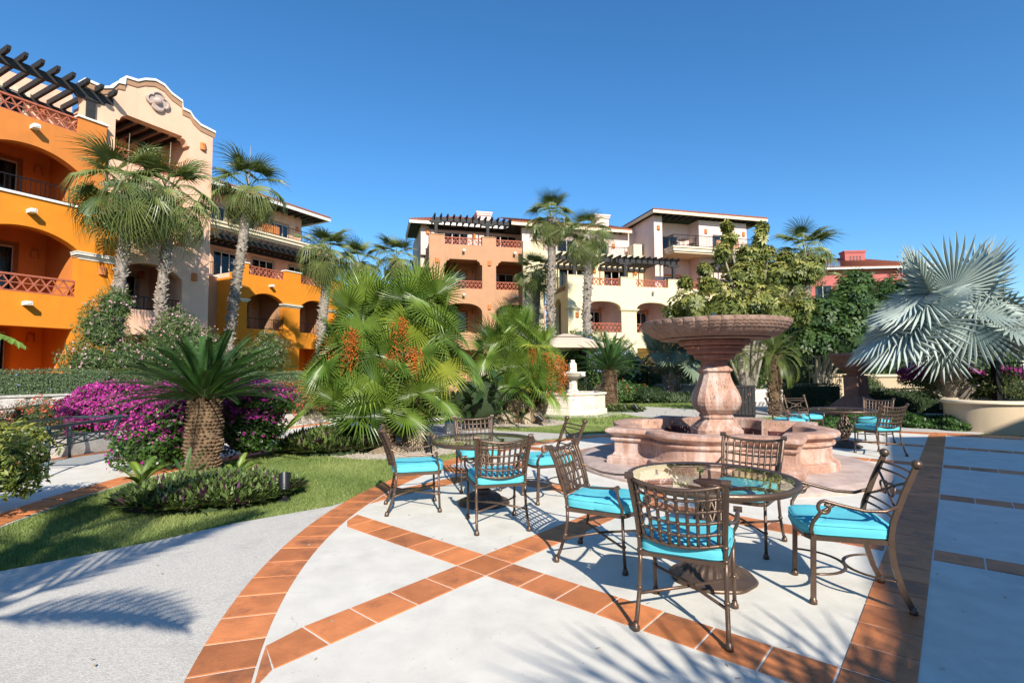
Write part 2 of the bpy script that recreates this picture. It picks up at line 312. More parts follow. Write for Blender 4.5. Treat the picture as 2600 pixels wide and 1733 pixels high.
for n, (dist, kind, dat, cut) in enumerate(cands):
    dz = random.uniform(0, .0015)
    if kind == 'g':
        c = sum(dat) / 4
        if cut:
            pl = []
            for q in dat:
                d = math.hypot(q[0] - PC[0], q[1] - PC[1]); k = min(1, (PR_IN - .01) / d); pl.append((PC[0] + (q[0] - PC[0]) * k, PC[1] + (q[1] - PC[1]) * k))
            A = abs(sum(pl[a][0] * pl[(a + 1) % 4][1] - pl[(a + 1) % 4][0] * pl[a][1] for a in range(4))) / 2
            if A < .01: continue
            bb = MB(); lo = bevel_slab([(x - c[0], y - c[1]) for x, y in pl], -.02, .0045); bb.loops(lo); me = bb.mesh('floor_tile', M['tile']); mw = Matrix.Translation((c[0], c[1], dz))
        else: me = tile_me; mw = Matrix.Translation((c[0], c[1], dz)) @ Matrix.Rotation(TH + random.choice((0, math.pi / 2, math.pi, -math.pi / 2)), 4, 'Z')
    else:
        me = ring_me; mw = Matrix.Translation((PC[0] + 8.1 * math.cos(dat), PC[1] + 8.1 * math.sin(dat), dz)) @ Matrix.Rotation(dat, 4, 'Z')
    if n < 298: link('floor_tile', me, plaza, None, mw)
    else:
        vs = [mw @ v.co for v in me.vertices]; rest.add(vs, [tuple(p.vertices) for p in me.polygons])
if rest.v: tag(rest.build('far_floor_tiles', M['tile'], plaza), kind='stuff')
# exposed aggregate path at the lower left, bounded by lawn and plaza
sheet('aggregate_path', [(-9, -4), (6, -6), (6, 2), (-1.2, 6.6), (-1.9, 6.42), (-2.1, 6.003), (-2.237, 5.887), (-2.848, 5.368), (-3.28, 4.83), (-3.67, 4.43), (-4.015, 4.11), (-5.2, 3.2), (-9, 1.2)], -.006, M['aggregate'])
# concrete apron round the far side of the plaza and the walks behind
sheet('garden_walk', [(-.6, 9.6), (.3, 11.4), (1.6, 12.3), (3.2, 12.6), (6, 13.4), (9.3, 12.9), (10.4, 12.0), (14.5, 14.0), (18, 20), (14.5, 22), (10.6, 15.6), (6.5, 14.4), (3.4, 13.1), (1.6, 12.52), (.7, 13.1), (-.35, 13.45), (-1.3, 15.3), (-2.8, 15.3), (-2.3, 13.0), (-1.65, 11.6)], -.01, M['path'])
sheet('back_walk', [(4.2, 17.6), (5.0, 16.3), (6.9, 16.1), (12, 18.6), (20, 22), (20, 25), (11, 22.5), (7.8, 19.9), (5.2, 22.8), (-1, 25.5), (-1, 23.4), (3.4, 21.3)], -.012, M['path'])
# side patio on the left with terracotta edging
patio = sheet('side_patio', [(-5.0, 4.7), (-5.22, 5.4), (-5.42, 6.55), (-5.46, 7.8), (-4.95, 9.2), (-4.6, 10.6), (-3.9, 12.4), (-3.0, 14.6), (-2.2, 17.2), (-4.4, 17.9), (-5.8, 16.2), (-7.0, 13.6), (-8.3, 10.4), (-9.2, 7.6), (-9.6, 4.7)], -.008, M['concrete'])
def edge_tiles(path, w, side, skip=0):
    P = [Vector((*p, 0)) for p in path]; acc = 0; L = sum((P[k + 1] - P[k]).length for k in range(len(P) - 1)); n = int(L / .34)
    def at(d):
        for k in range(len(P) - 1):
            l = (P[k + 1] - P[k]).length
            if d <= l or k == len(P) - 2: t = (P[k + 1] - P[k]).normalized(); return P[k] + t * d, t
            d -= l
    for k in range(n):
        p, t = at((k + .5) * L / n); nn = Vector((-t.y, t.x, 0)) * side
        b = MB(); hw = L / n / 2 - .006; b.loops(bevel_slab([(-hw, -w / 2), (hw, -w / 2), (hw, w / 2), (-hw, w / 2)], -.02, .0)); 
        link('edging_tile', b.mesh('edging_tile', M['tile']), patio, None, Matrix.Translation((*(p + nn * w / 2).xy, .001)) @ Matrix.Rotation(math.atan2(t.y, t.x), 4, 'Z'))
edge_tiles([(-5.0, 4.75), (-5.24, 5.4), (-5.44, 6.55), (-5.48, 7.8), (-4.97, 9.2), (-4.62, 10.6), (-3.92, 12.4), (-3.05, 14.5)], .36, 1)
edge_tiles([(-8.9, 8.4), (-8.15, 10.4), (-6.85, 13.6), (-5.7, 16.0)], .30, -1)
edge_tiles([(-4.3, 11.6), (-7.0, 12.9)], .28, 1)
def curb(name, path, w, h, m, label, cat):
    P = [Vector((*p, 0)) for p in path]; b = MB(); rings = []
    for k, p in enumerate(P):
        t = (P[min(k + 1, len(P) - 1)] - P[max(k - 1, 0)]).normalized(); nn = Vector((-t.y, t.x, 0))
        rings.append([p - nn * w / 2 + Vector((0, 0, -.03)), p + nn * w / 2 + Vector((0, 0, -.03)), p + nn * w / 2 + Vector((0, 0, h)), p - nn * w / 2 + Vector((0, 0, h))])
    b.loops(rings); return tag(b.build(name, m), label, cat)
curb('stone_curb', [(-9.1, 8.0), (-8.32, 10.2), (-7.0, 13.7), (-5.9, 16.2), (-4.4, 18.0)], .3, .34, M['wall_stone'], 'low pale stone curb along the far edge of the side patio', 'curb')
# dry stone retaining wall under the left hedge, stones picked out
rw = empty('retaining_wall', (-13.6, 12.4, 0), math.atan2(.88, .47), 'white rubble stone retaining wall under the clipped hedge at left', 'wall')
b = MB(); b.box(-3, 6.5, .03, .45, -.1, .93); b.build('wall_core', M['mortar'], rw)
b = MB(); b.box(-3, 6.5, -.04, .5, .93, .99); b.build('wall_cap', M['wall_stone'], rw)
zz = 0.0
for row in range(3):
    hgt = (.33, .30, .29)[row]; x = -1.5 + random.uniform(0, .3)
    while x < 6.3:
        w = random.uniform(.32, .75); q = MB(); pts = [(x + .015 + random.uniform(0, .05), zz + .012 + random.uniform(0, .04)), (x + w * .5, zz + .01), (x + w - .02 - random.uniform(0, .05), zz + .014 + random.uniform(0, .04)), (x + w - .015, zz + hgt * .6), (x + w - .03 - random.uniform(0, .06), zz + hgt - .012), (x + w * .4, zz + hgt - .008), (x + .02 + random.uniform(0, .05), zz + hgt - .02 - random.uniform(0, .03))]
        dp = random.uniform(.03, .06); c = (sum(p[0] for p in pts) / 7, sum(p[1] for p in pts) / 7)
        q.loops([[(px, .06, pz) for px, pz in pts], [(px, .02 - dp * .4, pz) for px, pz in pts], [(c[0] + (px - c[0]) * .85, .02 - dp, c[1] + (pz - c[1]) * .85) for px, pz in pts]])
        q.build('stone', M['wall_stone'], rw); x += w
    zz += hgt
# gravel beds under the palm clumps
def gravel(cx, cy, rx, ry, n, name):
    a = RNG.uniform(0, 2 * np.pi, n); r = np.sqrt(RNG.uniform(0, 1, n)); X = cx + rx * r * np.cos(a); Y = cy + ry * r * np.sin(a); s = RNG.uniform(.018, .045, n)
    base = np.array([(-1, 0, 0), (0, -1, 0), (1, 0, 0), (0, 1, 0), (0, 0, .7)]); rot = RNG.uniform(0, 6.28, n)
    V = base[None] * s[:, None, None]; c, q = np.cos(rot)[:, None], np.sin(rot)[:, None]
    V = np.stack([V[..., 0] * c - V[..., 1] * q, V[..., 0] * q + V[..., 1] * c * .8, V[..., 2]], -1) + np.stack([X, Y, np.full(n, -.012)], -1)[:, None]
    F = np.array([(0, 1, 4), (1, 2, 4), (2, 3, 4), (3, 0, 4)])[None] + (np.arange(n) * 5)[:, None, None]
    tag(link(name, np_mesh(name, V.reshape(-1, 3), F.reshape(-1, 3), None, M['gravel'])), 'pale gravel bed spread under the ' + ('large' if cx < -1 else 'smaller') + ' fan palm clump', 'gravel', kind='stuff')
    k = MB(); k.prism([(cx + rx * math.cos(t), cy + ry * math.sin(t)) for t in np.linspace(0, 6.283, 41)[:-1]], -.1, -.018); tag(k.build('gravel_soil', M['gravel']), kind='structure')
gravel(-2.35, 10.7, 1.5, 1.5, 2600, 'gravel_bed'); gravel(.15, 15.6, 1.5, 1.3, 1500, 'gravel_bed')
# lawn blades
def in_poly(X, Y, poly):
    r = np.zeros(len(X), bool); n = len(poly)
    for k in range(n):
        x0, y0 = poly[k]; x1, y1 = poly[(k + 1) % n]
        c = ((y0 > Y) != (y1 > Y)) & (X < (x1 - x0) * (Y - y0) / (y1 - y0 + 1e-12) + x0); r ^= c
    return r
def lawn(n, x0, x1, y0, y1, hh, ww):
    X = RNG.uniform(x0, x1, n); Y = RNG.uniform(y0, y1, n)
    ok = np.hypot(X - PC[0], Y - PC[1]) > PR_OUT + .015
    ok &= ~((Y < 6.1) & (X > -9) & (Y < np.interp(X, [-9, -5.2, -4.015, -3.67, -3.28, -2.848, -2.237, -2.1, -1.9], [1.2, 3.2, 4.11, 4.43, 4.83, 5.368, 5.887, 6.0, 6.4])))
    ok &= ~in_poly(X, Y, [(-5.0, 4.7), (-5.22, 5.4), (-5.42, 6.55), (-5.46, 7.8), (-4.95, 9.2), (-4.6, 10.6), (-3.9, 12.4), (-3.0, 14.6), (-2.2, 17.2), (-4.4, 17.9), (-9.6, 12), (-9.6, 4.7)])
    ok &= ~in_poly(X, Y, [(-.6, 9.6), (.3, 11.4), (1.6, 12.3), (6, 13.4), (10, 12.4), (14, 16), (6.5, 14.4), (3.4, 13.1), (1.6, 12.52), (.7, 13.1), (-.35, 13.45), (-1.3, 15.3), (-2.8, 15.3), (-2.3, 13.0), (-1.65, 11.6)])
    ok &= ~in_poly(X, Y, [(4.2, 17.6), (5.0, 16.3), (6.9, 16.1), (12, 18.6), (20, 22), (20, 25), (11, 22.5), (7.8, 19.9), (5.2, 22.8), (-1, 25.5), (-1, 23.4), (3.4, 21.3)])
    ok &= (((X + 2.35) / 1.5) ** 2 + ((Y - 10.7) / 1.5) ** 2 > .92) & (((X - .15) / 1.5) ** 2 + ((Y - 15.6) / 1.3) ** 2 > .92)
    ok &= np.abs(X) < Y * 1.05 + .3
    X, Y = X[ok], Y[ok]; n = len(X); a = RNG.uniform(0, 6.283, n); hgt = RNG.uniform(.5, 1, n) * hh; w = ww * RNG.uniform(.6, 1, n); lean = RNG.normal(0, .55, (n, 2)) * hgt[:, None]
    P0 = np.stack([X - w * np.cos(a), Y - w * np.sin(a), np.full(n, -.035)], -1); P1 = np.stack([X + w * np.cos(a), Y + w * np.sin(a), np.full(n, -.035)], -1); P2 = np.stack([X + lean[:, 0], Y + lean[:, 1], hgt - .035], -1)
    pat = .5 + .28 * np.sin(X * 2.1 + 1.3 * np.sin(Y * 1.7)) * np.sin(Y * 2.7 + X) + RNG.normal(0, .2, n)
    return np.stack([P0, P1, P2], 1).reshape(-1, 3), np.clip(pat, 0, 1)
Vs, Rs = zip(lawn(230000, -5.6, 1.2, 3.6, 9, .05, .0045), lawn(130000, -5, 3, 9, 15, .06, .008), lawn(60000, -3, 9, 15, 27, .08, .016), lawn(20000, 5, 12, 13, 22, .08, .016))
V = np.concatenate(Vs); tag(link('lawn_grass', np_mesh('lawn_grass', V, np.arange(len(V)).reshape(-1, 3), np.concatenate(Rs), M['grass'])), 'short green lawn grass between the paths and beds', 'grass', kind='stuff')

# ------------------------------------------------------------------ buildings
def top_pts(o):
    k, a, b2, zb = o[:4]
    if k == 'arch':
        zs, zc = o[4:]; w = (b2 - a) / 2; s = zc - zs; rr = (w * w + s * s) / (2 * s); c = zc - rr; t0 = math.asin(min(1, w / rr)); return [((a + b2) / 2 + rr * math.sin(t), c + rr * math.cos(t)) for t in np.linspace(-t0, t0, 17)]
    if k == 'basket':                                  # flat arch with rounded shoulders
        zs, zc = o[4:]; w = (b2 - a) / 2; return [((a + b2) / 2 + w * math.copysign(abs(math.sin(t)) ** .8, math.sin(t)), zs + (zc - zs) * math.cos(t) ** .9) for t in np.linspace(-math.pi / 2, math.pi / 2, 19)]
    if k == 'cham':
        zt, c = o[4:]; q = [(a, zt - c), (a + c * .35, zt - c), (a + c * .5, zt - c * .55), (a + c * .72, zt - c * .3), (a + c, zt - c * .25), (a + c, zt)]
        return q + [(a + b2 - x, z) for x, z in reversed(q)]
    return [(a, o[4]), (b2, o[4])]
def wall_zone(mb, s0, s1, z0, z1, y, th, ops):
    x = s0
    def quad(p): mb.add([(s, y, z) for s, z in p] + [(s, y + th, z) for s, z in p], [(0, 1, 2, 3), (7, 6, 5, 4)])
    def strip(a, b2): mb.add([(a[0], y, a[1]), (b2[0], y, b2[1]), (b2[0], y + th, b2[1]), (a[0], y + th, a[1])], [(3, 2, 1, 0)])
    for o in sorted(ops, key=lambda q: q[1]):
        a, b2, zb = o[1:4]
        if a > x: quad([(x, z0), (a, z0), (a, z1), (x, z1)])
        if zb > z0: quad([(a, z0), (b2, z0), (b2, zb), (a, zb)])
        tp = top_pts(o)
        for k in range(len(tp) - 1):
            p, q = tp[k], tp[k + 1]
            if q[0] - p[0] > 1e-6: quad([p, q, (q[0], z1), (p[0], z1)])
            strip(q, p)
        strip((a, zb), (b2, zb)); strip((a, tp[0][1]), (a, zb)); strip((b2, zb), (b2, tp[-1][1])); x = b2
    if x < s1: quad([(x, z0), (s1, z0), (s1, z1), (x, z1)])
    mb.add([(s0, y, z0), (s0, y + th, z0), (s0, y + th, z1), (s0, y, z1), (s1, y, z0), (s1, y + th, z0), (s1, y + th, z1), (s1, y, z1)], [(0, 3, 2, 1), (4, 5, 6, 7)])
    mb.add([(s0, y, z1), (s1, y, z1), (s1, y + th, z1), (s0, y + th, z1)], [(0, 1, 2, 3)])
def lattice(par, s0, s1, z0, z1, y, cell=None, t=.045, axis='x'):
    mb = MB(); h = z1 - z0; cell = h * .52; t = .036; n = max(1, round((s1 - s0) / cell)); c = (s1 - s0) / n; zm = (z0 + z1) / 2
    P = (lambda s, z: (s, y, z)) if axis == 'x' else (lambda s, z: (y, s, z))
    mb.bar(P(s0, z1 - .03), P(s1, z1 - .03), .11, .06); mb.bar(P(s0, z0 + .02), P(s1, z0 + .02), .09, .04); mb.bar(P(s0, zm), P(s1, zm), .05, t * .8)
    for k in range(n):
        a = s0 + k * c; mb.bar(P(a, z0 + .04), P(a + c, z1 - .06), .06, t); mb.bar(P(a, z1 - .06), P(a + c, z0 + .04), .056, t)
    return mb.build('lattice_balustrade', M['lattice'], par)
def railing(par, s0, s1, z0, z1, y, axis='x', step=.13):
    mb = MB(); P = (lambda s, z: (s, y, z)) if axis == 'x' else (lambda s, z: (y, s, z))
    mb.bar(P(s0, z1), P(s1, z1), .05, .035); mb.bar(P(s0, z0 + .08), P(s1, z0 + .08), .03, .025); n = max(2, int(abs(s1 - s0) / step))
    for k in range(n + 1): s = s0 + (s1 - s0) * k / n; mb.bar(P(s, z0), P(s, z1), .014, .014)
    for k in range(0, n + 1, max(1, n // 4)): s = s0 + (s1 - s0) * k / n; mb.bar(P(s, z0), P(s, z1 + .03), .03, .03)
    return mb.build('iron_railing', M['iron'], par)
def door(par, s0, s1, z0, z1, y, n=2, surround=None, curtains=True):
    d = empty('glass_door', (0, 0, 0), parent=par); f = MB(); w = .06
    if surround:
        q = MB(); t = .16
        for a, b2, c, e in ((s0 - t, s0, z0, z1 + t), (s1, s1 + t, z0, z1 + t), (s0, s1, z1, z1 + t)): q.box(a, b2, y - .05, y + .06, c, e)
        q.build('surround', surround, d)
    f.box(s0, s1, y - .02, y + .05, z1 - w, z1); f.box(s0, s1, y - .02, y + .05, z0, z0 + w)
    for k in range(n + 1): x = s0 + (s1 - s0) * k / n; f.box(x - w / 2, x + w / 2, y - .025, y + .055, z0 + w, z1 - w)
    f.build('frame', M['door_frame'], d)
    for k in range(n):
        a = s0 + (s1 - s0) * k / n + w / 2; b2 = s0 + (s1 - s0) * (k + 1) / n - w / 2; q = MB(); q.box(a, b2, y + .01, y + .02, z0 + w, z1 - w); q.build('pane', M['pane'], d)
    if curtains:
        for (a, b2) in ((s0 + .05, s0 + (s1 - s0) * random.uniform(.12, .28)), (s1 - (s1 - s0) * random.uniform(.12, .3), s1 - .05)):
            q = MB(); m = max(4, int((b2 - a) / .05)); row = [(a + (b2 - a) * k / m, y + .16 + (.02 if k % 2 else -.02)) for k in range(m + 1)]
            q.add([(x, yy, z0 + .03) for x, yy in row] + [(x, yy, z1 - .03) for x, yy in row], [(k, k + 1, k + m + 2, k + m + 1) for k in range(m)]); q.build('curtain', M['curtain'], d)
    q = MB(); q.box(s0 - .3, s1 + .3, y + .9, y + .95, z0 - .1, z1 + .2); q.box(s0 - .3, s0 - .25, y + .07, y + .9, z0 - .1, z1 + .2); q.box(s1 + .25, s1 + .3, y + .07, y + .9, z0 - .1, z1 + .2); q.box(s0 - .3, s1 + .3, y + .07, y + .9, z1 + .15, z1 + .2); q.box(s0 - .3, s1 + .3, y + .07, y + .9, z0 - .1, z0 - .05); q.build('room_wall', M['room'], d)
    return d
def loggia(par, a, b2, zf, zc, y0, depth, m, doors=(), floor=None, surround=None, sconce=True):
    q = MB(); yb = y0 + depth; e = .001; x = a
    # back wall with holes for the doors
    wall_zone(q, a, b2, zf, zc, yb, .12, [('rect', s0, s1, max(z0, zf + .001), z1) for s0, s1, z0, z1 in doors])
    q.box(a - .12, a, y0, yb + .12, zf, zc); q.box(b2, b2 + .12, y0, yb + .12, zf, zc)
    q.box(a - .12, b2 + .12, y0, yb + .12, zc, zc + .12); q.box(a - .12, b2 + .12, y0, yb + .8, zf - .16, zf)
    q.build('loggia', m, par)
    for s0, s1, z0, z1 in doors: door(par, s0, s1, z0, z1, yb + .05, 3 if s1 - s0 > 1.7 else 2, surround)
    if sconce: lamp(par, b2 - .35, zf + 1.75, yb)
def lamp(par, s, z, y):
    q = MB(); prof = []
    ring = lambda r, zz: [(s + r * math.cos(t), y - r * .9 * math.sin(t) * 1.0, zz) for t in np.linspace(0, math.pi, 9)] + [(s + r * math.cos(t), y, zz) for t in (math.pi * .999,)]
    q.loops([ring(.10, z - .02), ring(.135, z), ring(.125, z + .30), ring(.10, z + .33)])
    for k in (-1, 0, 1): q.box(s + k * .06 - .015, s + k * .06 + .015, y - .13, y - .09, z + .2, z + .225)
    return q.build('wall_lamp', M['terra'], par)
def spout(par, s, z, y):
    q = MB(); q.box(s - .09, s + .09, y - .34, y, z, z + .13); q.box(s - .05, s + .05, y - .36, y - .34, z + .035, z + .13); return q.build('drain_spout', M['white'], par)
def coping(par, s0, s1, z, y, m, t=.07, out=.07, dep=.36):
    q = MB(); q.box(s0 - out, s1 + out, y - out, y + dep, z, z + t * .55); q.box(s0 - out * .6, s1 + out * .6, y - out * .6, y + dep - .03, z + t * .55, z + t); return q.build('coping', m, par)
def capital(par, s0, s1, z, y, m, hgt=.26):
    q = MB()
    for k, (o, a, b2) in enumerate(((.03, 0, .3), (.07, .3, .55), (.13, .55, .85), (.15, .85, 1))): q.box(s0 - o, s1 + o, y - o, y + .34 + o * 0, z + hgt * a, z + hgt * b2)
    return q.build('capital', m, par)
def pergola(par, s0, s1, y0, y1, z, step, posts, zpost, tip=.45, bs=.2, down=None):
    p = empty('pergola', (0, 0, 0), parent=par)
    q = MB(); q.bar((s0, y0, z), (s1, y0, z), .16, .26); q.build('beam', M['dark_wood'], p)
    if down is not False:
        q = MB(); q.bar((s0, y1 - .1, z), (s1, y1 - .1, z), .14, .2); q.build('beam', M['dark_wood'], p)
    n = int((s1 - s0 - .3) / step)
    for k in range(n + 1):
        s = s0 + .15 + k * (s1 - s0 - .3) / n; q = MB()
        hw = .05; y = y0 - tip
        pr = [(y, .16), (y + .1, .10), (y1, .10), (y1, .30), (y + .02, .30), (y - .03, .26)]
        q.loops([[(s - hw, a, z + b2) for a, b2 in pr], [(s + hw, a, z + b2) for a, b2 in pr]]); q.build('rafter', M['dark_wood'], p)
    for s in posts:
        q = MB(); q.box(s - bs / 2, s + bs / 2, y0 - bs / 2, y0 + bs / 2, zpost, z - .25); q.box(s - bs * .7, s + bs * .7, y0 - bs * .6, y0 + bs * .6, z - .30, z - .2)
        br = [(-.5, .0), (-.42, -.12), (-.16, -.14), (-.1, -.3), (.1, -.3), (.16, -.14), (.42, -.12), (.5, .0)]
        q.loops([[(s + a, y0 - .085, z - .13 + b2) for a, b2 in br], [(s + a, y0 + .085, z - .13 + b2) for a, b2 in br]]); q.build('post', M['dark_wood'], p)
    return p
def tiled_roof(par, s0, s1, y0, y1, z0, z1, pitch_dir='y', step=.24, fascia=None, name='roof', hipl=0.0, hipr=0.0):
    """barrel-tiled slope rising from the eave y0 (z0) to y1 (z1); hips cut the ends"""
    q = MB(); n = int((s1 - s0) / step); rows = max(3, int(math.hypot(y1 - y0, z1 - z0) / .4)); seg = 4; nx = n * seg
    def pt(k, r, low):
        f = r / rows; a = s0 + hipl * f; b2 = s1 - hipr * f; s = a + (b2 - a) * k / nx; ph = (k % seg) / seg
        zz = .075 * abs(math.sin(math.pi * ph)) if k < nx else 0
        return (s, y0 + (y1 - y0) * f, z0 + (z1 - z0) * f + zz + (.035 if low else 0))
    for r in range(rows):
        vs = [pt(k, r, True) for k in range(nx + 1)] + [pt(k, r + 1, False) for k in range(nx + 1)]
        q.add(vs, [(k, k + 1, k + nx + 2, k + nx + 1) for k in range(nx)])
    vs = [pt(k, 0, True) for k in range(nx + 1)]; q.add(vs + [(x, y, z0 - .02) for x, y, z in vs], [(k + nx + 1, k + nx + 2, k + 1, k) for k in range(nx)])
    ro = q.build(name, M['roof_tile'], par)
    f = MB(); f.box(s0, s1, y0 + .02, y0 + .12, z0 - .24, z0 - .01)
    if hipl: f.bar((s0 + .06, y0 + .1, z0 - .13), (s0 + .06, y1, z0 - .13), .1, .22)
    if hipr: f.bar((s1 - .06, y0 + .1, z0 - .13), (s1 - .06, y1, z0 - .13), .1, .22)
    f.build('fascia', fascia or M['white'], ro)
    f = MB(); f.box(s0 + .1, s1 - .1, y0 + .12, y1, z0 - .1, z0 - .04); f.build('soffit', M['dark_wood'], ro)
    for k in range(int((s1 - s0) / .55)):
        s = s0 + .3 + k * .55
        f = MB(); f.box(s - .05, s + .05, y0 + .13, y0 + 1.5, z0 - .24, z0 - .1); f.build('eave_bracket', M['dark_wood'], ro)
    if hipl:
        q = MB(); m2 = int((y1 - y0) / step)
        for k in range(m2):
            ya = y0 + (y1 - y0) * k / m2; yb = y0 + (y1 - y0) * (k + 1) / m2; x1 = s0 + hipl * k / m2; x2 = s0 + hipl * (k + 1) / m2; za = z0 + (z1 - z0) * k / m2; zb = z0 + (z1 - z0) * (k + 1) / m2
            q.add([(s0, ya, z0 + .035), (s0, yb, z0 + .035), (x2, yb, zb + .03), (x1, ya, za + .03), (s0, (ya + yb) / 2, z0 + .1)], [(1, 0, 3, 2), (1, 4, 0)])
        q.build('side_slope', M['roof_tile'], ro)
    return ro
def chimney(par, s0, s1, y0, y1, z0, z1, m):
    q = MB(); q.box(s0 + .12, s1 - .12, y0 + .12, y1 - .12, z0, z1 - .3); q.box(s0 + .05, s1 - .05, y0 + .05, y1 - .05, z1 - .3, z1 - .15); q.box(s0, s1, y0, y1, z1 - .15, z1); return q.build('chimney', m, par)
A1 = math.atan2(.88, .47); A2 = math.atan2(.26, .965)
# --- orange arcaded building at the left edge
ob = empty('arcaded_building', (-16.7, 16.7, 0), A1, 'bright orange arcaded building with a dark roof pergola at the left edge', 'building')
q = MB(); bays = ((-1.0, 1.95), (-5.2, -2.3))
wall_zone(q, -7, 3.3, 0, 3.75, 0, .4, [('rect', a, b2 - .08, 1.0, 3.15) for a, b2 in bays])
wall_zone(q, -7, 3.3, 3.75, 7.57, 0, .4, [('arch', a, b2, 4.3, 6.02, 6.56) for a, b2 in bays])
q.box(2.9, 3.3, .4, 5, 0, 7.57)
q.build('lower_wall', M['orange'], ob)
q = MB(); wall_zone(q, -7, 2.7, 7.66, 10.36, .06, .36, [('arch', a, b2, 7.68, 8.85, 9.42) for a, b2 in bays]); wall_zone(q, 1.83, 2.7, 10.36, 10.98, .06, .36, []); wall_zone(q, -2.2, -.95, 10.36, 10.98, .06, .36, [])
q.box(2.34, 2.7, .42, 5, 7.66, 10.98); q.build('upper_wall', M['burnt'], ob)
coping(ob, -7, 3.3, 7.57, 0, M['white'], .09, .06, .5); coping(ob, 1.83, 2.7, 10.98, .06, M['white'], .08, .06, .36)
for a, b2 in bays:
    loggia(ob, a, b2, 1.0, 3.4, .4, 2.2, M['orange'], [(a + .2, a + 1.9, 1.02, 3.1)], surround=M['burnt'])
    loggia(ob, a, b2, 4.2, 6.9, .4, 2.2, M['burnt'], [(a + .25, a + 2.0, 4.22, 6.3)], surround=M['tan'])
    loggia(ob, a, b2, 7.45, 10.0, .42, 2.2, M['burnt'], [(a + .25, a + 2.0, 7.47, 9.5)], surround=M['tan'])
    lattice(ob, a, b2, 4.32, 4.92, .15, .48); railing(ob, a, b2, 7.66, 8.24, .2)
lattice(ob, -.95, 1.83, 10.38, 10.95, .2, .46)
capital(ob, 1.99, 3.3, 5.72, 0, M['white']); capital(ob, -2.3, -1.03, 5.72, 0, M['white'])
lamp(ob, 2.72, 5.25, 0)
for z, y in ((3.85, 0), (7.0, 0), (9.95, .06)): spout(ob, .55, z, y)
q = MB(); q.box(-7, 2.7, 3.0, 3.3, 10.2, 13.0); q.box(-7, 2.69, .42, 3.0, 10.1, 10.3); q.build('terrace_wall', M['peach'], ob)
door(ob, -.8, 1.2, 10.35, 12.3, 2.98, 3, M['cream'])
lamp(ob, 1.75, 11.7, 3.0)
pergola(ob, -7, 2.95, .3, 3.0, 12.1, .425, (2.22,), 11.05, .6, .28)
# --- peach gabled tower
gt = empty('gabled_building', (-16.7, 16.7, 0), A1, 'peach building with a curved white-edged gable and stone medallion', 'building')
GY = .25
out = [(2.0, 12.58), (2.6, 12.56), (2.9, 12.72), (3.08, 13.02), (3.32, 13.08), (3.34, 13.36), (3.75, 13.42), (4.02, 13.62), (4.4, 13.78), (4.75, 13.74), (5.05, 13.52), (5.5, 13.38), (5.53, 13.08), (5.84, 13.06), (6.0, 12.86), (6.3, 12.68), (6.98, 12.62)]
q = MB()
wall_zone(q, 2.7, 6.9, 0, 3.6, GY, .4, [('rect', 3.3, 5.75, 1.0, 3.1)])
wall_zone(q, 2.7, 6.9, 3.6, 6.5, GY, .4, [('arch', 3.3, 5.75, 4.1, 5.55, 6.03)])
wall_zone(q, 2.7, 6.9, 6.5, 9.5, GY, .4, [('rect', 3.1, 5.8, 6.98, 9.1)])
wall_zone(q, 2.7, 6.9, 9.5, 12.3, GY, .4, [('cham', 3.06, 5.9, 9.92, 11.83, .34)])
gp = [(2.0, 12.3)] + [(s, z - .08) for s, z in out] + [(6.9, 12.3)]; gp = [(max(2.0, min(6.9, s)), z) for s, z in gp]
for k in range(1, len(gp) - 2):
    a, c = gp[k], gp[k + 1]
    if c[0] - a[0] > .001: q.add([(a[0], GY, 12.3), (c[0], GY, 12.3), (c[0], GY, c[1]), (a[0], GY, a[1]), (a[0], GY + .4, 12.3), (c[0], GY + .4, 12.3), (c[0], GY + .4, c[1]), (a[0], GY + .4, a[1])], [(0, 1, 2, 3), (7, 6, 5, 4), (3, 2, 6, 7)])
q.box(2.0, 2.7, GY, GY + .4, 10.2, 12.3)
q.box(6.5, 6.9, GY + .4, 6, 0, 12.2); q.box(2.7, 3.0, GY + .4, 3, 9.5, 12.2); q.build('wall', M['peach'], gt)
def ribbon(mb, pts, w0, w1, y0, y1):
    for k in range(len(pts) - 1):
        a, c = pts[k], pts[k + 1]
        mb.add([(a[0], y0, a[1] - w0), (c[0], y0, c[1] - w0), (c[0], y0, c[1] + w1), (a[0], y0, a[1] + w1), (a[0], y1, a[1] - w0), (c[0], y1, c[1] - w0), (c[0], y1, c[1] + w1), (a[0], y1, a[1] + w1)], [(0, 1, 2, 3), (7, 6, 5, 4), (3, 2, 6, 7), (0, 4, 5, 1), (0, 3, 7, 4), (1, 5, 6, 2)])
q = MB(); ribbon(q, out, .08, .02, GY - .08, GY + .48); q.build('gable_coping', M['white'], gt)
q = MB(); ribbon(q, out, .30, -.085, GY - .035, GY - .002); q.build('gable_trim', M['trim'], gt)
q = MB(); md = [(4.52 + r * math.cos(t), 12.87 + r * .92 * math.sin(t)) for t in np.linspace(0, 2 * math.pi, 49)[:-1] for r in [.33 + .13 * abs(math.cos(2 * t)) ** .6]]
cen = (4.52, 12.87)
q.loops([[(s, GY + .02, z) for s, z in md], [(s, GY - .10, z) for s, z in md], [(cen[0] + (s - cen[0]) * .85, GY - .12, cen[1] + (z - cen[1]) * .85) for s, z in md], [(cen[0] + (s - cen[0]) * .78, GY - .06, cen[1] + (z - cen[1]) * .78) for s, z in md]])
mo = q.build('medallion', M['pad'], gt)
q = MB(); q.ball((4.52, GY - .06, 12.87), .16, 14, 6); q.build('shield_boss', M['pad'], mo)
loggia(gt, 3.06, 5.9, 9.8, 12.0, GY + .4, 2.4, M['peach'], [(3.4, 5.2, 9.82, 11.5)], surround=M['cream'])
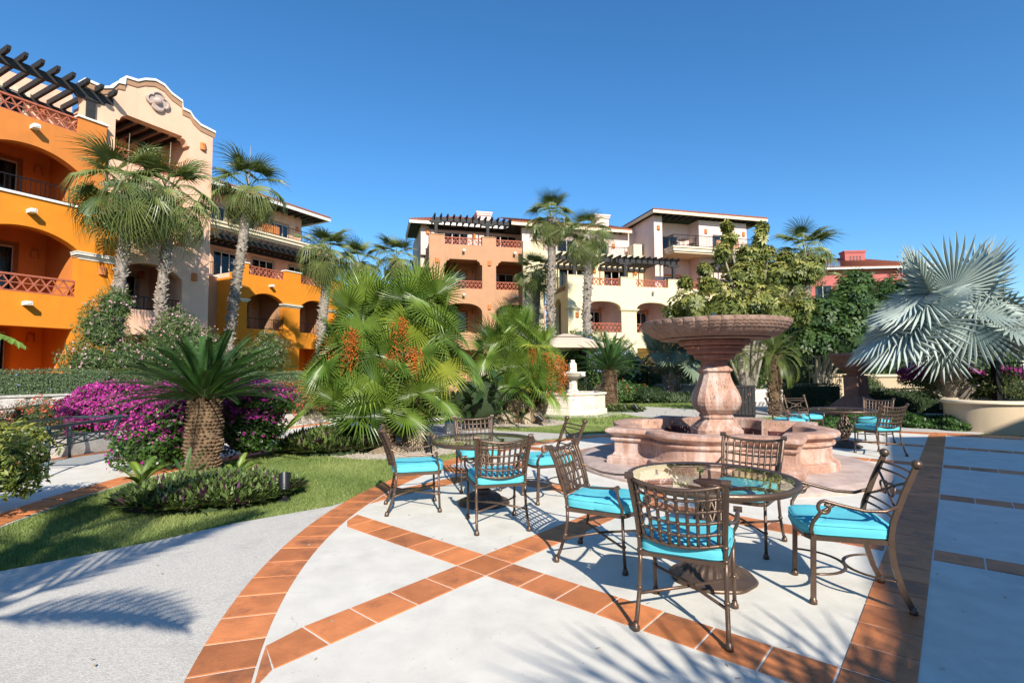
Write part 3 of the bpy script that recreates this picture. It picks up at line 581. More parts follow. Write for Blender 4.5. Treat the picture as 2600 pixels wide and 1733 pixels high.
loggia(gt, 3.1, 5.8, 6.9, 9.3, GY + .4, 2.2, M['peach'], [(3.4, 5.2, 6.92, 8.9)], surround=M['cream'])
loggia(gt, 3.3, 5.75, 4.05, 6.3, GY + .4, 2.2, M['peach'], [(3.5, 5.2, 4.07, 5.9)], surround=M['cream'])
loggia(gt, 3.3, 5.75, 1.0, 3.3, GY + .4, 2.2, M['peach'], [(3.5, 5.2, 1.02, 2.9)], surround=M['cream'])
for k in range(6): q = MB(); q.bar((3.35 + k * .46, GY + .45, 11.86), (3.35 + k * .46, GY + 2.7, 11.86), .12, .2); q.build('ceiling_beam', M['dark_wood'], gt)
lattice(gt, 3.06, 5.9, 9.94, 10.47, GY + .12, .47); lattice(gt, 3.1, 5.8, 7.0, 7.5, GY + .12, .46); railing(gt, 3.3, 5.75, 4.1, 4.65, GY + .2)
lamp(gt, 6.46, 11.55, GY); lamp(gt, 6.25, 5.6, GY); spout(gt, 4.3, 6.45, GY)
# --- orange and peach wing with a tiled roof
wb = empty('tiled_wing', (-15.2, 34.0, 0), A1, 'orange and peach building with a tiled roof and curved balcony behind the palms', 'building')
q = MB(); b3 = ((-2.67, .0), (1.25, 3.9))
wall_zone(q, -3.6, 5.2, 0, 3.9, 0, .4, [('rect', a, c, 1.0, 3.2) for a, c in b3])
wall_zone(q, -3.6, 5.2, 3.9, 7.7, 0, .4, [('arch', a, c, 4.3, 6.08, 6.64) for a, c in b3])
for a, c in ((-3.3, -2.6), (.07, 1.3), (3.95, 5.2)): q.box(a, c, 0, .4, 7.7, 8.36)
q.box(-3.59, -3.3, .4, 2.4, 0, 7.68); q.build('lower_wall', M['orange'], wb)
for a, c in ((-3.3, -2.6), (.07, 1.3), (3.95, 5.2)): coping(wb, a, c, 8.36, 0, M['white'], .07, .05, .45)
for a, c in ((-3.6, -2.67), (0, 1.25), (3.9, 5.2)): capital(wb, a, c, 5.93, 0, M['white'], .2)
for a, c in b3:
    loggia(wb, a, c, 4.2, 6.9, .4, 2.2, M['tan'], [(a + .3, a + 1.9, 4.22, 6.2)], surround=M['cream']); lattice(wb, a + (0 if a < 0 else .05), c, 7.72, 8.3, .2, .44); railing(wb, a, c, 4.3, 5.0, .15)
    loggia(wb, a, c, 1.0, 3.5, .4, 2.2, M['orange'], [(a + .3, a + 1.9, 1.02, 3.0)], sconce=False)
spout(wb, -1.1, 7.1, 0)
q = MB(); wall_zone(q, -9, 5.0, 7.5, 10.5, 2.4, .3, [('rect', a, c, 7.7, 9.35) for a, c in ((-3.4, -1.8), (-.7, .9), (2.2, 3.8))]); wall_zone(q, -9, 2.9, 10.5, 13.0, 2.0, .3, [('rect', a, c, 10.75, 12.1) for a, c in ((-4.6, -3.0), (-2.4, -.9), (.4, 1.75))])
q.box(2.6, 2.9, 2.3, 9, 10.5, 13.0); q.box(-3.6, 5.0, .4, 2.4, 7.4, 7.68); q.build('upper_wall', M['peach'], wb)
q = MB(); wall_zone(q, -9, -3.6, 0, 7.5, 1.6, .3, [('arch', -6.5, -4.2, 4.3, 5.9, 6.4)]); q.build('side_wall', M['tan'], wb); railing(wb, -9, -3.6, 7.5, 8.4, 1.7); coping(wb, -9, -3.6, 7.5, 1.6, M['white'])
loggia(wb, -6.5, -4.2, 4.2, 6.7, 1.9, 1.8, M['tan'], [(-6.2, -4.8, 4.22, 6.1)])
for a, c in ((-3.4, -1.8), (-.7, .9), (2.2, 3.8)): door(wb, a, c, 7.7, 9.35, 2.45, 3, M['cream'])
for a, c in ((-4.6, -3.0), (-2.4, -.9), (.4, 1.75)): door(wb, a, c, 10.75, 12.1, 2.05, 3, M['cream'])
q = MB(); q.box(-5, 4.3, .5, 2.39, 10.42, 10.62); q.box(-5.05, 4.36, .42, 2.39, 10.62, 10.74); q.box(-4.9, 4.2, .62, 2.39, 10.3, 10.42); q.build('balcony_slab', M['cream'], wb)
railing(wb, -5, 4.3, 10.74, 11.5, .5); railing(wb, .5, 2.0, 10.74, 11.5, 4.28, axis='y')
q = MB(); q.box(-.9, .35, 1.1, 1.2, 10.75, 11.55); q.build('privacy_panel', M['terra'], wb)
pergola(wb, -4.6, 4.3, .35, 2.4, 9.75, .42, (), 9, .5); lamp(wb, 2.5, 11.9, 2.0)
tiled_roof(wb, -9, 4.3, .5, 6, 13.12, 15.0, fascia=M['white'], hipr=3.5)
# --- tan building
tb_ = empty('terraced_building', (-3.1, 36.6, 0), A2, 'tan terraced building with a dark pergola across its roof terrace', 'building')
q = MB(); b4 = ((-1.77, 1.0), (2.03, 4.77))
wall_zone(q, -2.84, 5.77, 0, 3.6, 0, .4, [('rect', a, c, 1.0, 3.1) for a, c in b4])
wall_zone(q, -2.84, 5.77, 3.6, 6.9, 0, .4, [('basket', a, c, 4.3, 5.75, 6.44) for a, c in b4])
wall_zone(q, -2.84, 5.77, 6.9, 10.68, 0, .4, [('cham', a, c, 7.5, 9.62, .36) for a, c in b4])
for a, c in ((-2.84, -1.75), (1.0, 2.04), (4.8, 5.77)): q.box(a, c, 0, .4, 10.68, 11.32)
q.box(-2.84, -2.44, .4, 9, 0, 10.68); q.box(-2.44, 5.77, .4, 2.6, 10.2, 10.45); q.build('wall', M['tan'], tb_)
for a, c in ((-2.84, -1.75), (1.0, 2.04), (4.8, 5.77)): coping(tb_, a, c, 11.32, 0, M['tan'], .05, .04, .44)
for a, c in b4:
    loggia(tb_, a, c, 7.3, 9.9, .4, 2.2, M['tan'], [(a + .2, a + 2.0, 7.32, 9.2)], surround=M['terra']); loggia(tb_, a, c, 4.2, 6.7, .4, 2.2, M['tan'], [(a + .2, a + 2.0, 4.22, 6.1)], surround=M['terra'])
    loggia(tb_, a, c, 1.0, 3.4, .4, 2.2, M['tan'], [], sconce=False)
    lattice(tb_, a + (.02 if a < 0 else .01), c + .03, 10.7, 11.25, .2, .45); lattice(tb_, a, c, 7.52, 8.1, .15, .45)
    spout(tb_, (a + c) / 2, 10.15, 0); spout(tb_, (a + c) / 2, 6.95, 0)
for s, z in ((-2.28, 9.3), (1.53, 9.25), (1.52, 6.05)): lamp(tb_, s, z, 0)
lattice(tb_, .6, 3.2, 10.7, 11.2, -2.6, .45, axis='y')
q = MB(); wd = ((-2.0, .4), (1.75, 4.3))
wall_zone(q, -3.2, 5.77, 10.4, 13.1, 2.6, .3, [('rect', a, c, 10.5, 12.25) for a, c in wd]); q.box(-3.2, -2.9, 2.9, 11, 9.5, 13.1); q.build('penthouse_wall', M['pink'], tb_)
for a, c in wd: door(tb_, a, c, 10.5, 12.25, 2.7, 4, M['terra'])
for s, z in ((-2.7, 12.0), (.9, 11.9), (5.1, 11.9)): lamp(tb_, s, z, 2.6)
pergola(tb_, -2.6, 5.6, .25, 2.6, 12.5, .44, (-2.33, 1.46), 11.36, .5)
tiled_roof(tb_, -4.1, 6.1, 1.9, 7, 12.85, 14.8, hipl=4.2)
chimney(tb_, 1.4, 2.75, 4.2, 5.4, 13.3, 14.6, M['pink'])
# --- yellow building with pink upper floors
yb = empty('arcaded_villa', (5.2, 34.4, 0), A2, 'pale yellow arcaded building with pink upper floors behind the fountain', 'building')
q = MB(); b5 = ((-.25, 2.42), (3.57, 6.18), (7.38, 9.95), (11.1, 13.7))
wall_zone(q, -1.5, 14.8, 0, 3.5, 0, .4, [('rect', a, c, 1.0, 3.1) for a, c in b5])
wall_zone(q, -1.5, 14.8, 3.5, 7.36, 0, .4, [('basket', a, c, 4.15, 5.7, 6.29) for a, c in b5])
for a, c in ((-1.5, -.2), (2.42, 3.57), (6.12, 7.38), (9.95, 11.1), (13.7, 14.8)): q.box(a, c, 0, .4, 7.36, 7.95)
q.build('lower_wall', M['yellow'], yb)
q = MB(); wall_zone(q, 0, 3.6, 0, 7.36, 0, .3, [('arch', .9, 2.1, 4.1, 6.0, 6.6)]); q.v = [(-1.5 + y, x + .4, z) for x, y, z in q.v]; q.build('side_wall', M['yellow'], yb)
railing(yb, .5, 3.4, 7.36, 8.1, -1.45, axis='y'); q = MB(); q.box(-1.15, -1.1, .45, 3.9, 0, 7.2); q.build('side_room_wall', M['tan'], yb)
for a, c in ((-1.5, -.2), (2.42, 3.57), (6.12, 7.38), (9.95, 11.1), (13.7, 14.8)): coping(yb, a, c, 7.95, 0, M['cream'], .05, .04, .44)
for a, c in ((-1.5, -.25), (2.42, 3.57), (6.18, 7.38), (9.95, 11.1)): capital(yb, a, c, 5.58, 0, M['yellow'], .2)
for k, (a, c) in enumerate(b5):
    loggia(yb, a, c, 4.05, 6.6, .4, 2.3, M['pink'], [(a + .15, a + 1.0, 4.07, 6.0), (a + 1.4, a + 2.3, 4.07, 5.9)], surround=M['tan']); loggia(yb, a, c, 1.0, 3.3, .4, 2.2, M['yellow'], [], sconce=False)
    lattice(yb, a, c, 4.2, 4.8, .15, .44); lattice(yb, a - (.0), c - .06, 7.38, 7.9, .2, .44)
spout(yb, 4.85, 6.95, 0); lamp(yb, -.85, 5.15, 0)
q = MB(); q.box(-1.5, 14.8, .4, 3.2, 7.0, 7.34); q.build('terrace_floor', M['tan'], yb)
q = MB(); yd = ((-2.6, -.2), (.8, 2.9), (3.4, 5.2)); yd = ((-.9, 1.2), (2.7, 4.6))
wall_zone(q, -3.6, 6.1, 7.3, 10.35, 3.2, .3, [('rect', a, c, 7.4, 9.1) for a, c in yd]); wall_zone(q, -3.7, -2.2, 0, 10.9, 3.0, .3, []); q.box(5.2, 5.9, 3.2, 4.2, 10.35, 11.25); q.build('middle_wall', M['yellow'], yb)
for a, c in yd: door(yb, a, c, 7.4, 9.1, 3.3, 3, M['terra'])
for s in (-1.9, 1.9, 5.3): lamp(yb, s, 8.85, 3.2)
pergola(yb, 2.2, 7.1, .3, 3.2, 9.2, .42, (2.9, 6.75), 7.98, .5); pergola(yb, -2.1, 1.9, .3, 3.2, 9.2, .42, (-.9,), 7.98, .5)
px = 4.69; py = 1.64
q = MB()
wall_zone(q, px + 1.36, px + 2.05, 7.3, 13.1, py, .3, []); q.box(px + 1.36, px + 1.66, py + .3, 6, 7.3, 13.1)
wall_zone(q, px + 2.05, px + 5.2, 7.3, 13.0, py + 1.3, .3, [('rect', px + 2.1, px + 4.2, 10.5, 12.0), ('rect', px + 4.55, px + 4.56, 10.6, 10.7)])
q.box(px + 1.75, px + 2.05, py + .3, py + 1.3, 7.3, 13.0)
wall_zone(q, px + 5.2, px + 9.5, 7.3, 13.0, py, .3, [('rect', px + 6.4, px + 8.65, 10.5, 11.95)]); q.box(px + 5.2, px + 5.5, py + .3, py + 1.3, 7.3, 13.0); q.box(px + 9.2, px + 9.5, py + .3, 8, 0, 13.0)
wall_zone(q, px - 8, px + 1.36, 10.3, 12.6, 4.6, .3, [('rect', px - 2.2, px - .9, 10.4, 11.6), ('rect', px - 5.2, px - 3.6, 10.4, 11.6)]); q.box(px - 8, px + 1.36, 3.5, 4.6, 10.1, 10.34)
q.build('upper_wall', M['pink'], yb)
door(yb, px + 2.1, px + 4.2, 10.5, 12.0, py + 1.4, 3, M['terra']); door(yb, px + 6.4, px + 8.65, 10.5, 11.95, py + .1, 3, M['terra'])
door(yb, px - 2.2, px - .9, 10.4, 11.6, 4.7, 2, M['terra']); door(yb, px - 5.2, px - 3.6, 10.4, 11.6, 4.7, 2, M['terra'])
for s, y in ((1.72, py), (5.8, py), (9.2, py)): lamp(yb, px + s, 12.0, y)
lamp(yb, px - .5, 11.2, 4.6); railing(yb, px - 8, px + .3, 10.34, 11.0, 3.55)
q = MB(); q.box(px + 2.2, px + 10, py - 1.2, py + 1.29, 10.22, 10.45); q.box(px + 2.12, px + 10.05, py - 1.28, py - .002, 10.45, 10.56); q.box(px + 2.3, px + 9.4, py - 1.1, py - .01, 10.1, 10.22); q.build('balcony_slab', M['cream'], yb)
railing(yb, px + 2.2, px + 9.95, 10.56, 11.4, py - 1.2); railing(yb, py - 1.2, py, 10.56, 11.4, px + 2.2, axis='y')
q = MB(); q.box(px + 6.2, px + 8.2, py - .7, py - .6, 10.57, 11.35); q.build('privacy_panel', M['tan'], yb)
door(yb, px + 2.4, px + 4.2, 7.4, 8.8, py + 1.28, 3, M['terra'])
tiled_roof(yb, px + .9, px + 10.9, py - .75, 6, 13.3, 14.6, hipl=3.0, hipr=3.5, fascia=M['cream']); tiled_roof(yb, px - 9, px + .8, 3.9, 8, 12.55, 14.0, fascia=M['cream'])
chimney(yb, px - 1.6, px - .2, 5.6, 6.8, 12.8, 14.2, M['pink'])
pergola(yb, px + 5.4, px + 9.9, .3, py, 9.2, .42, (px + 9.6,), 7.98, .5)
# --- rose building in the distance, right
rb_ = empty('rose_building', (35.2, 60.0, 0), -.10, 'distant rose red building with a tiled roof and chimney at right', 'building')
q = MB(); wall_zone(q, 0, 13, 0, 13.2, 0, .4, [('rect', .6, 2.4, 9.4, 11.4), ('rect', 5, 6.5, 9.4, 11.4)]); q.box(0, .4, .4, 10, 0, 13.2); q.box(12.6, 13, .4, 10, 0, 13.2); q.build('wall', M['rose'], rb_)
door(rb_, .6, 2.4, 9.4, 11.4, .12, 2, M['cream']); door(rb_, 5, 6.5, 9.4, 11.4, .12, 2, M['cream'])
tiled_roof(rb_, -.7, 13.7, -.8, 6, 13.4, 15.8, hipl=6.0, hipr=6.0)
ch = chimney(rb_, 5.9, 8.5, 3.6, 5.0, 14.3, 16.3, M['rose'])
q = MB()
for k in range(4):
    for j in range(2): q.tube([(6.65 + k * .38, 3.70, 15.2 + j * .3), (6.65 + k * .38, 3.74, 15.2 + j * .3)], .12, 8)
q.build('vent_holes', M['room'], ch)
# --- hotel wing behind and right of the camera that shades the terrace
hw = empty('hotel_wing', (0, 0, 0), 0, 'tall hotel wing standing just outside the view at right, shading the terrace', 'building')
e0 = Vector((4.93, -9.28)); vv = Vector((.585, .811)); uu = Vector((.811, -.585))
q = MB(); q.prism([(1.5, -18), (6.1, -9.6), (7.2, -7.9), (10, -4.4), (12.3, -1.2), (14.0, -.9), (17.5, .9), (23.6, 3.0), (32, -6.5), (32, -22)][::-1], 0, 7.9); q.build('wall', M['tan'], hw)
q = MB(); q.prism([(.13, -18.02), (5.2, -9.42), (6.35, -7.52), (9.18, -3.91), (11.79, -.32), (13.03, -.27), (13.93, -.02), (17.3, 1.75), (24, 4), (33, -6), (33, -22)][::-1], 7.9, 8.1); q.build('roof_slab', M['roof_tile'], hw)
q = MB(); q.box(-20, 3, -26, -17, 0, 8.0); q.build('sky_block_wall', M['tan'], hw); q = MB(); q.box(-20.6, 3.6, -26.6, -16.4, 8.0, 8.3); q.build('sky_block_roof', M['roof_tile'], hw)  # unseen rear block, added only to cut sky light from behind the camera
# ------------------------------------------------------------------ fountains
FC = (3.40, 8.62); FR = R(191)            # corner blocks at FR, FR+90...
fo = empty('tiered_fountain', (FC[0], FC[1], 0), FR - R(45), 'large red stone fountain with a scalloped bowl on a baluster', 'fountain')
def quatrefoil(off=0.0, tip=1.80, w=.66, bulge=1.64):
    ap = tip / math.sqrt(2); s = bulge - ap; rr = (w * w + s * s) / (2 * s); c = bulge - rr; t0 = math.asin(min(1, w / rr)) if c < ap else math.pi - math.asin(w / rr)
    pts = []
    for k in range(4):
        a = k * math.pi / 2                # side k is centred on angle a in local frame, corner at a-45
        ca, sa = math.cos(a), math.sin(a)
        def P(n, t): return (n * ca - t * sa, n * sa + t * ca)
        e = off
        seg = [(ap + e, -(ap + e))] + [(ap + e, -(w + (ap - w) * f)) for f in (.66, .33)]
        r2 = rr + e; tt = math.acos(max(-1, min(1, (ap + e - c) / r2)))
        seg += [(c + r2 * math.cos(t), r2 * math.sin(t)) for t in np.linspace(-tt, tt, 23)]
        seg += [(ap + e, w + (ap - w) * f) for f in (.33, .66)]
        pts += [P(n, t) for n, t in seg]
    return pts
def qring(off, z): return [(x, y, z) for x, y in quatrefoil(off)]
q = MB(); q.loops([qring(o, z) for o, z in ((.10, -.02), (.10, .13), (.09, .14), (.095, .16), (.085, .185), (.05, .20), (.03, .205), (.01, .235), (0, .26), (0, .41), (.015, .425), (.04, .43), (.05, .45), (.04, .47), (.01, .477), (.01, .495), (.025, .505), (.05, .53), (.085, .54), (.11, .56), (.115, .59), (.10, .617), (.075, .625), (-.16, .625), (-.19, .615), (-.20, .59), (-.205, .30), (-.205, .12))], True, True)
q.build('basin', M['cantera'], fo, angle=40)
# tiled inner face of the pool
po = quatrefoil(-.212); npool = len(po); q = MB()
tlen = .2
def along(pts):
    L = [0]
    for k in range(len(pts)): L.append(L[-1] + math.dist(pts[k], pts[(k + 1) % len(pts)]))
    return L
LL = along(po); tot = LL[-1]; nt_ = int(tot / tlen)
def pos(d):
    d %= tot
    for k in range(npool):
        if LL[k + 1] >= d: f = (d - LL[k]) / (LL[k + 1] - LL[k]); a, c = po[k], po[(k + 1) % npool]; return (a[0] + (c[0] - a[0]) * f, a[1] + (c[1] - a[1]) * f)
q = MB()
for k in range(nt_):
    a = pos(k * tot / nt_ + .004); c = pos((k + 1) * tot / nt_ - .004)
    for z0, z1 in ((.30, .455), (.14, .29)): q.add([(a[0], a[1], z0), (c[0], c[1], z0), (c[0], c[1], z1), (a[0], a[1], z1)], [(0, 1, 2, 3)])
q.build('pool_tiles', M['pool_tile'], fo)
q = MB(); q.loops([[(x, y, .335) for x, y in quatrefoil(-.21)]], False, True); q.build('pool_water', M['water'], fo)
q = MB(); q.loops([[(x, y, .05) for x, y in quatrefoil(-.20)], [(x, y, .13) for x, y in quatrefoil(-.20)]]); q.build('pool_floor', M['pool_tile'], fo)
def sq(hw, z, ch=.28):
    c = hw * ch; return [(hw, -hw + c, z), (hw, hw - c, z), (hw - c, hw, z), (-hw + c, hw, z), (-hw, hw - c, z), (-hw, -hw + c, z), (-hw + c, -hw, z), (hw - c, -hw, z)]
prot = R(27)
def rotz(P, a): c, s_ = math.cos(a), math.sin(a); return [(x * c - y * s_, x * s_ + y * c, z) for x, y, z in P]
q = MB(); q.loops([rotz(sq(h_, z_), prot) for h_, z_ in ((.36, .13), (.36, .56), (.345, .575), (.33, .60), (.30, .63), (.255, .68), (.22, .71), (.21, .74))]); q.build('plinth', M['cantera'], fo)
prof = [(.225, .74), (.235, .76), (.235, .785), (.215, .80), (.25, .83), (.305, .89), (.335, .96), (.345, 1.02), (.338, 1.09), (.31, 1.18), (.27, 1.27), (.235, 1.36), (.212, 1.44), (.205, 1.50), (.235, 1.51), (.245, 1.53), (.235, 1.55), (.20, 1.585), (.19, 1.60)]
q = MB(); q.loops([rotz(sq(h_, z_), prot) for h_, z_ in prof]); q.build('baluster', M['cantera'], fo)
q = MB(); q.lathe([(.215, 1.585), (.205, 1.64), (.205, 1.70), (.28, 1.715), (.315, 1.725), (.325, 1.76), (.34, 1.78), (.325, 1.795), (.41, 1.81), (.44, 1.84), (.43, 1.88), (.47, 1.895), (.485, 1.92), (.46, 1.935), (.54, 1.945), (.565, 1.975), (.565, 2.015), (.54, 2.03), (.3, 2.04)], 48); q.build('stepped_neck', M['cantera_dark'], fo, angle=35)
# scalloped bowl
ng = 40
def bowl_r(a, r, z):
    ph = (a * ng / (2 * math.pi)) % 1.0
    lobe = abs(math.sin(math.pi * ph)) ** .5
    d = 0
    if 2.08 < z < 2.40:
        d = .022 * (lobe - .8) * min(1, (z - 2.08) / .08)
        zz = z + .022 * (abs(ph * 2 % 1 - .5) * 2 - .5)
        for zr in (2.325, 2.275, 2.225):
            if zz < zr: d -= .016
    return r + d
pf = [(.30, 2.055), (.84, 2.06), (.86, 2.075), (.84, 2.085)]
for k in range(41): t = k / 40; pf.append((.86 + .325 * math.sin(t * math.pi / 2) ** .72, 2.09 + .315 * (1 - math.cos(t * math.pi / 2)) ** .85))
pf += [(1.185, 2.408), (1.17, 2.416), (1.12, 2.416), (1.10, 2.40), (1.05, 2.30), (.7, 2.22), (.05, 2.2)]
q = MB(); q.lathe(pf, ng * 12, fn=bowl_r); q.v = [(x, y, 2.03 + (z - 2.055) * .86) for x, y, z in q.v]; bw = q.build('bowl', M['cantera_bowl'], fo, angle=50)
q = MB(); q.lathe([(.001, 2.30), (1.09, 2.30)], 48); q.build('bowl_water', M['water'], fo)
q = MB(); q.lathe([(.09, 2.29), (.085, 2.34), (.07, 2.38), (.05, 2.42), (.045, 2.46), (.035, 2.49), (.001, 2.505)], 14); q.build('water_jet', M['spray'], fo, smooth=True)
q = MB()
for k in range(620):
    a = random.uniform(0, 6.283); r = random.choice((random.uniform(.84, .9), random.uniform(.5, .62), random.uniform(.9, 1.25))); z = random.uniform(.45, 2.05); s_ = random.uniform(.003, .0075)
    x, y = r * math.cos(a), r * math.sin(a); q.add([(x - s_, y, z), (x + s_, y, z), (x, y, z + s_ * random.uniform(4, 9)), (x, y + s_, z), (x, y - s_, z)], [(0, 3, 2), (3, 1, 2), (1, 4, 2), (4, 0, 2), (0, 4, 1, 3)])
tag(q.build('falling_drops', M['spray'], fo), kind='stuff')
q = MB(); q.lathe([(2.36, -.02), (2.36, .035), (2.34, .05), (2.24, .055), (2.22, .07), (2.18, .075), (.5, .078)], 96, c=(0, 0)); q.build('footing', M['pad'], fo, angle=40)
# white stone fountain behind
wf = empty('octagonal_fountain', (2.25, 19.1, 0), R(10), 'white stone octagonal fountain with lion heads near the beige gazebo', 'fountain')
def octo(r, z, n=8): return [(r * math.cos(k * 2 * math.pi / n + math.pi / n), r * math.sin(k * 2 * math.pi / n + math.pi / n), z) for k in range(n)]
q = MB(); q.loops([octo(r_, z_) for r_, z_ in ((1.24, -.05), (1.24, .16), (1.21, .19), (1.17, .2), (1.17, .66), (1.2, .68), (1.24, .70), (1.24, .74), (1.22, .76), (1.04, .76), (1.03, .74), (1.03, .3))]); q.build('basin', M['white_stone'], wf)
for k in range(8):
    a0, a1 = k * math.pi / 4 - math.pi / 8 + math.pi / 4, k * math.pi / 4 + math.pi / 8 + math.pi / 4
    p0 = Vector((1.17 * math.cos(a0), 1.17 * math.sin(a0), 0)); p1 = Vector((1.17 * math.cos(a1), 1.17 * math.sin(a1), 0)); nrm = (p0 + p1).normalized()
    for f0, f1 in ((.03, .485), (.515, .97)):
        a, c = p0.lerp(p1, f0), p0.lerp(p1, f1); q = MB()
        q.loops([[a + Vector((0, 0, .23)), c + Vector((0, 0, .23)), c + Vector((0, 0, .63)), a + Vector((0, 0, .63))], [v + nrm * .014 for v in (a + Vector((0, 0, .23)), c + Vector((0, 0, .23)), c + Vector((0, 0, .63)), a + Vector((0, 0, .63)))]]); q.build('stone_panel', M['white_stone'], wf)
q = MB(); q.loops([octo(1.04, .62)], False, True); q.build('pool_water', M['water'], wf)
q = MB(); q.loops([octo(r_, z_) for r_, z_ in ((.24, .3), (.24, .8), (.18, .84), (.165, .9), (.165, 1.2), (.20, 1.23))]); q.build('column', M['white_stone'], wf)
q = MB(); q.lathe([(.12, 1.22), (.22, 1.24), (.36, 1.30), (.44, 1.38), (.46, 1.44), (.49, 1.46), (.49, 1.50), (.44, 1.51), (.40, 1.45), (.1, 1.42)], 32); q.build('bowl', M['white_stone'], wf, angle=40)
q = MB(); q.loops([octo(r_, z_, 4) for r_, z_ in ((.2, 1.42), (.18, 1.5), (.17, 1.78), (.15, 1.83), (.10, 1.86), (.10, 1.93), (.06, 1.95))]); q.build('top_block', M['white_stone'], wf)
for k in range(4):
    a = k * math.pi / 2 + R(30); c = Vector((.50 * math.cos(a), .50 * math.sin(a), 1.40)); q = MB(); q.ball(c, .095, 12, 8); q.ball(c + Vector((math.cos(a), math.sin(a), -.35)) * .075, .05, 8, 6)
    for e in (-1, 1): q.ball(c + Vector((-math.sin(a) * e * .06, math.cos(a) * e * .06, .07)), .03, 6, 4)
    q.build('lion_head', M['white_stone'], wf, smooth=True)
    q = MB(); q.tube([(.58 * math.cos(a), .58 * math.sin(a), 1.36), (.66 * math.cos(a), .66 * math.sin(a), 1.15), (.70 * math.cos(a), .70 * math.sin(a), .63)], .006, 5); q.build('water_stream', M['spray'], wf)
sheet('fountain_apron', [(2.25 + 1.75 * math.cos(t), 19.1 + 1.75 * math.sin(t)) for t in np.linspace(0, 6.283, 33)[:-1]], -.01, M['path'])
# red stone urn on a pedestal; darker stone colour stands in for its shade
ur = empty('pedestal_urn', (11.5, 17.2, 0), R(20), 'red stone urn on a square flared pedestal in shade beyond the far table', 'urn')
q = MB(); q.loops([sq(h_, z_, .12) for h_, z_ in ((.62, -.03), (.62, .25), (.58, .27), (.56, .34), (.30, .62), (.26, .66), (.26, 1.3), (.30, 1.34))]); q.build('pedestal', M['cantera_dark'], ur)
q = MB(); q.lathe([(.24, 1.34), (.26, 1.42), (.45, 1.55), (.62, 1.75), (.72, 1.95), (.78, 2.0), (.78, 2.06), (.70, 2.07), (.6, 1.9), (.1, 1.8)], 36); q.build('bowl', M['cantera_dark'], ur, angle=40)
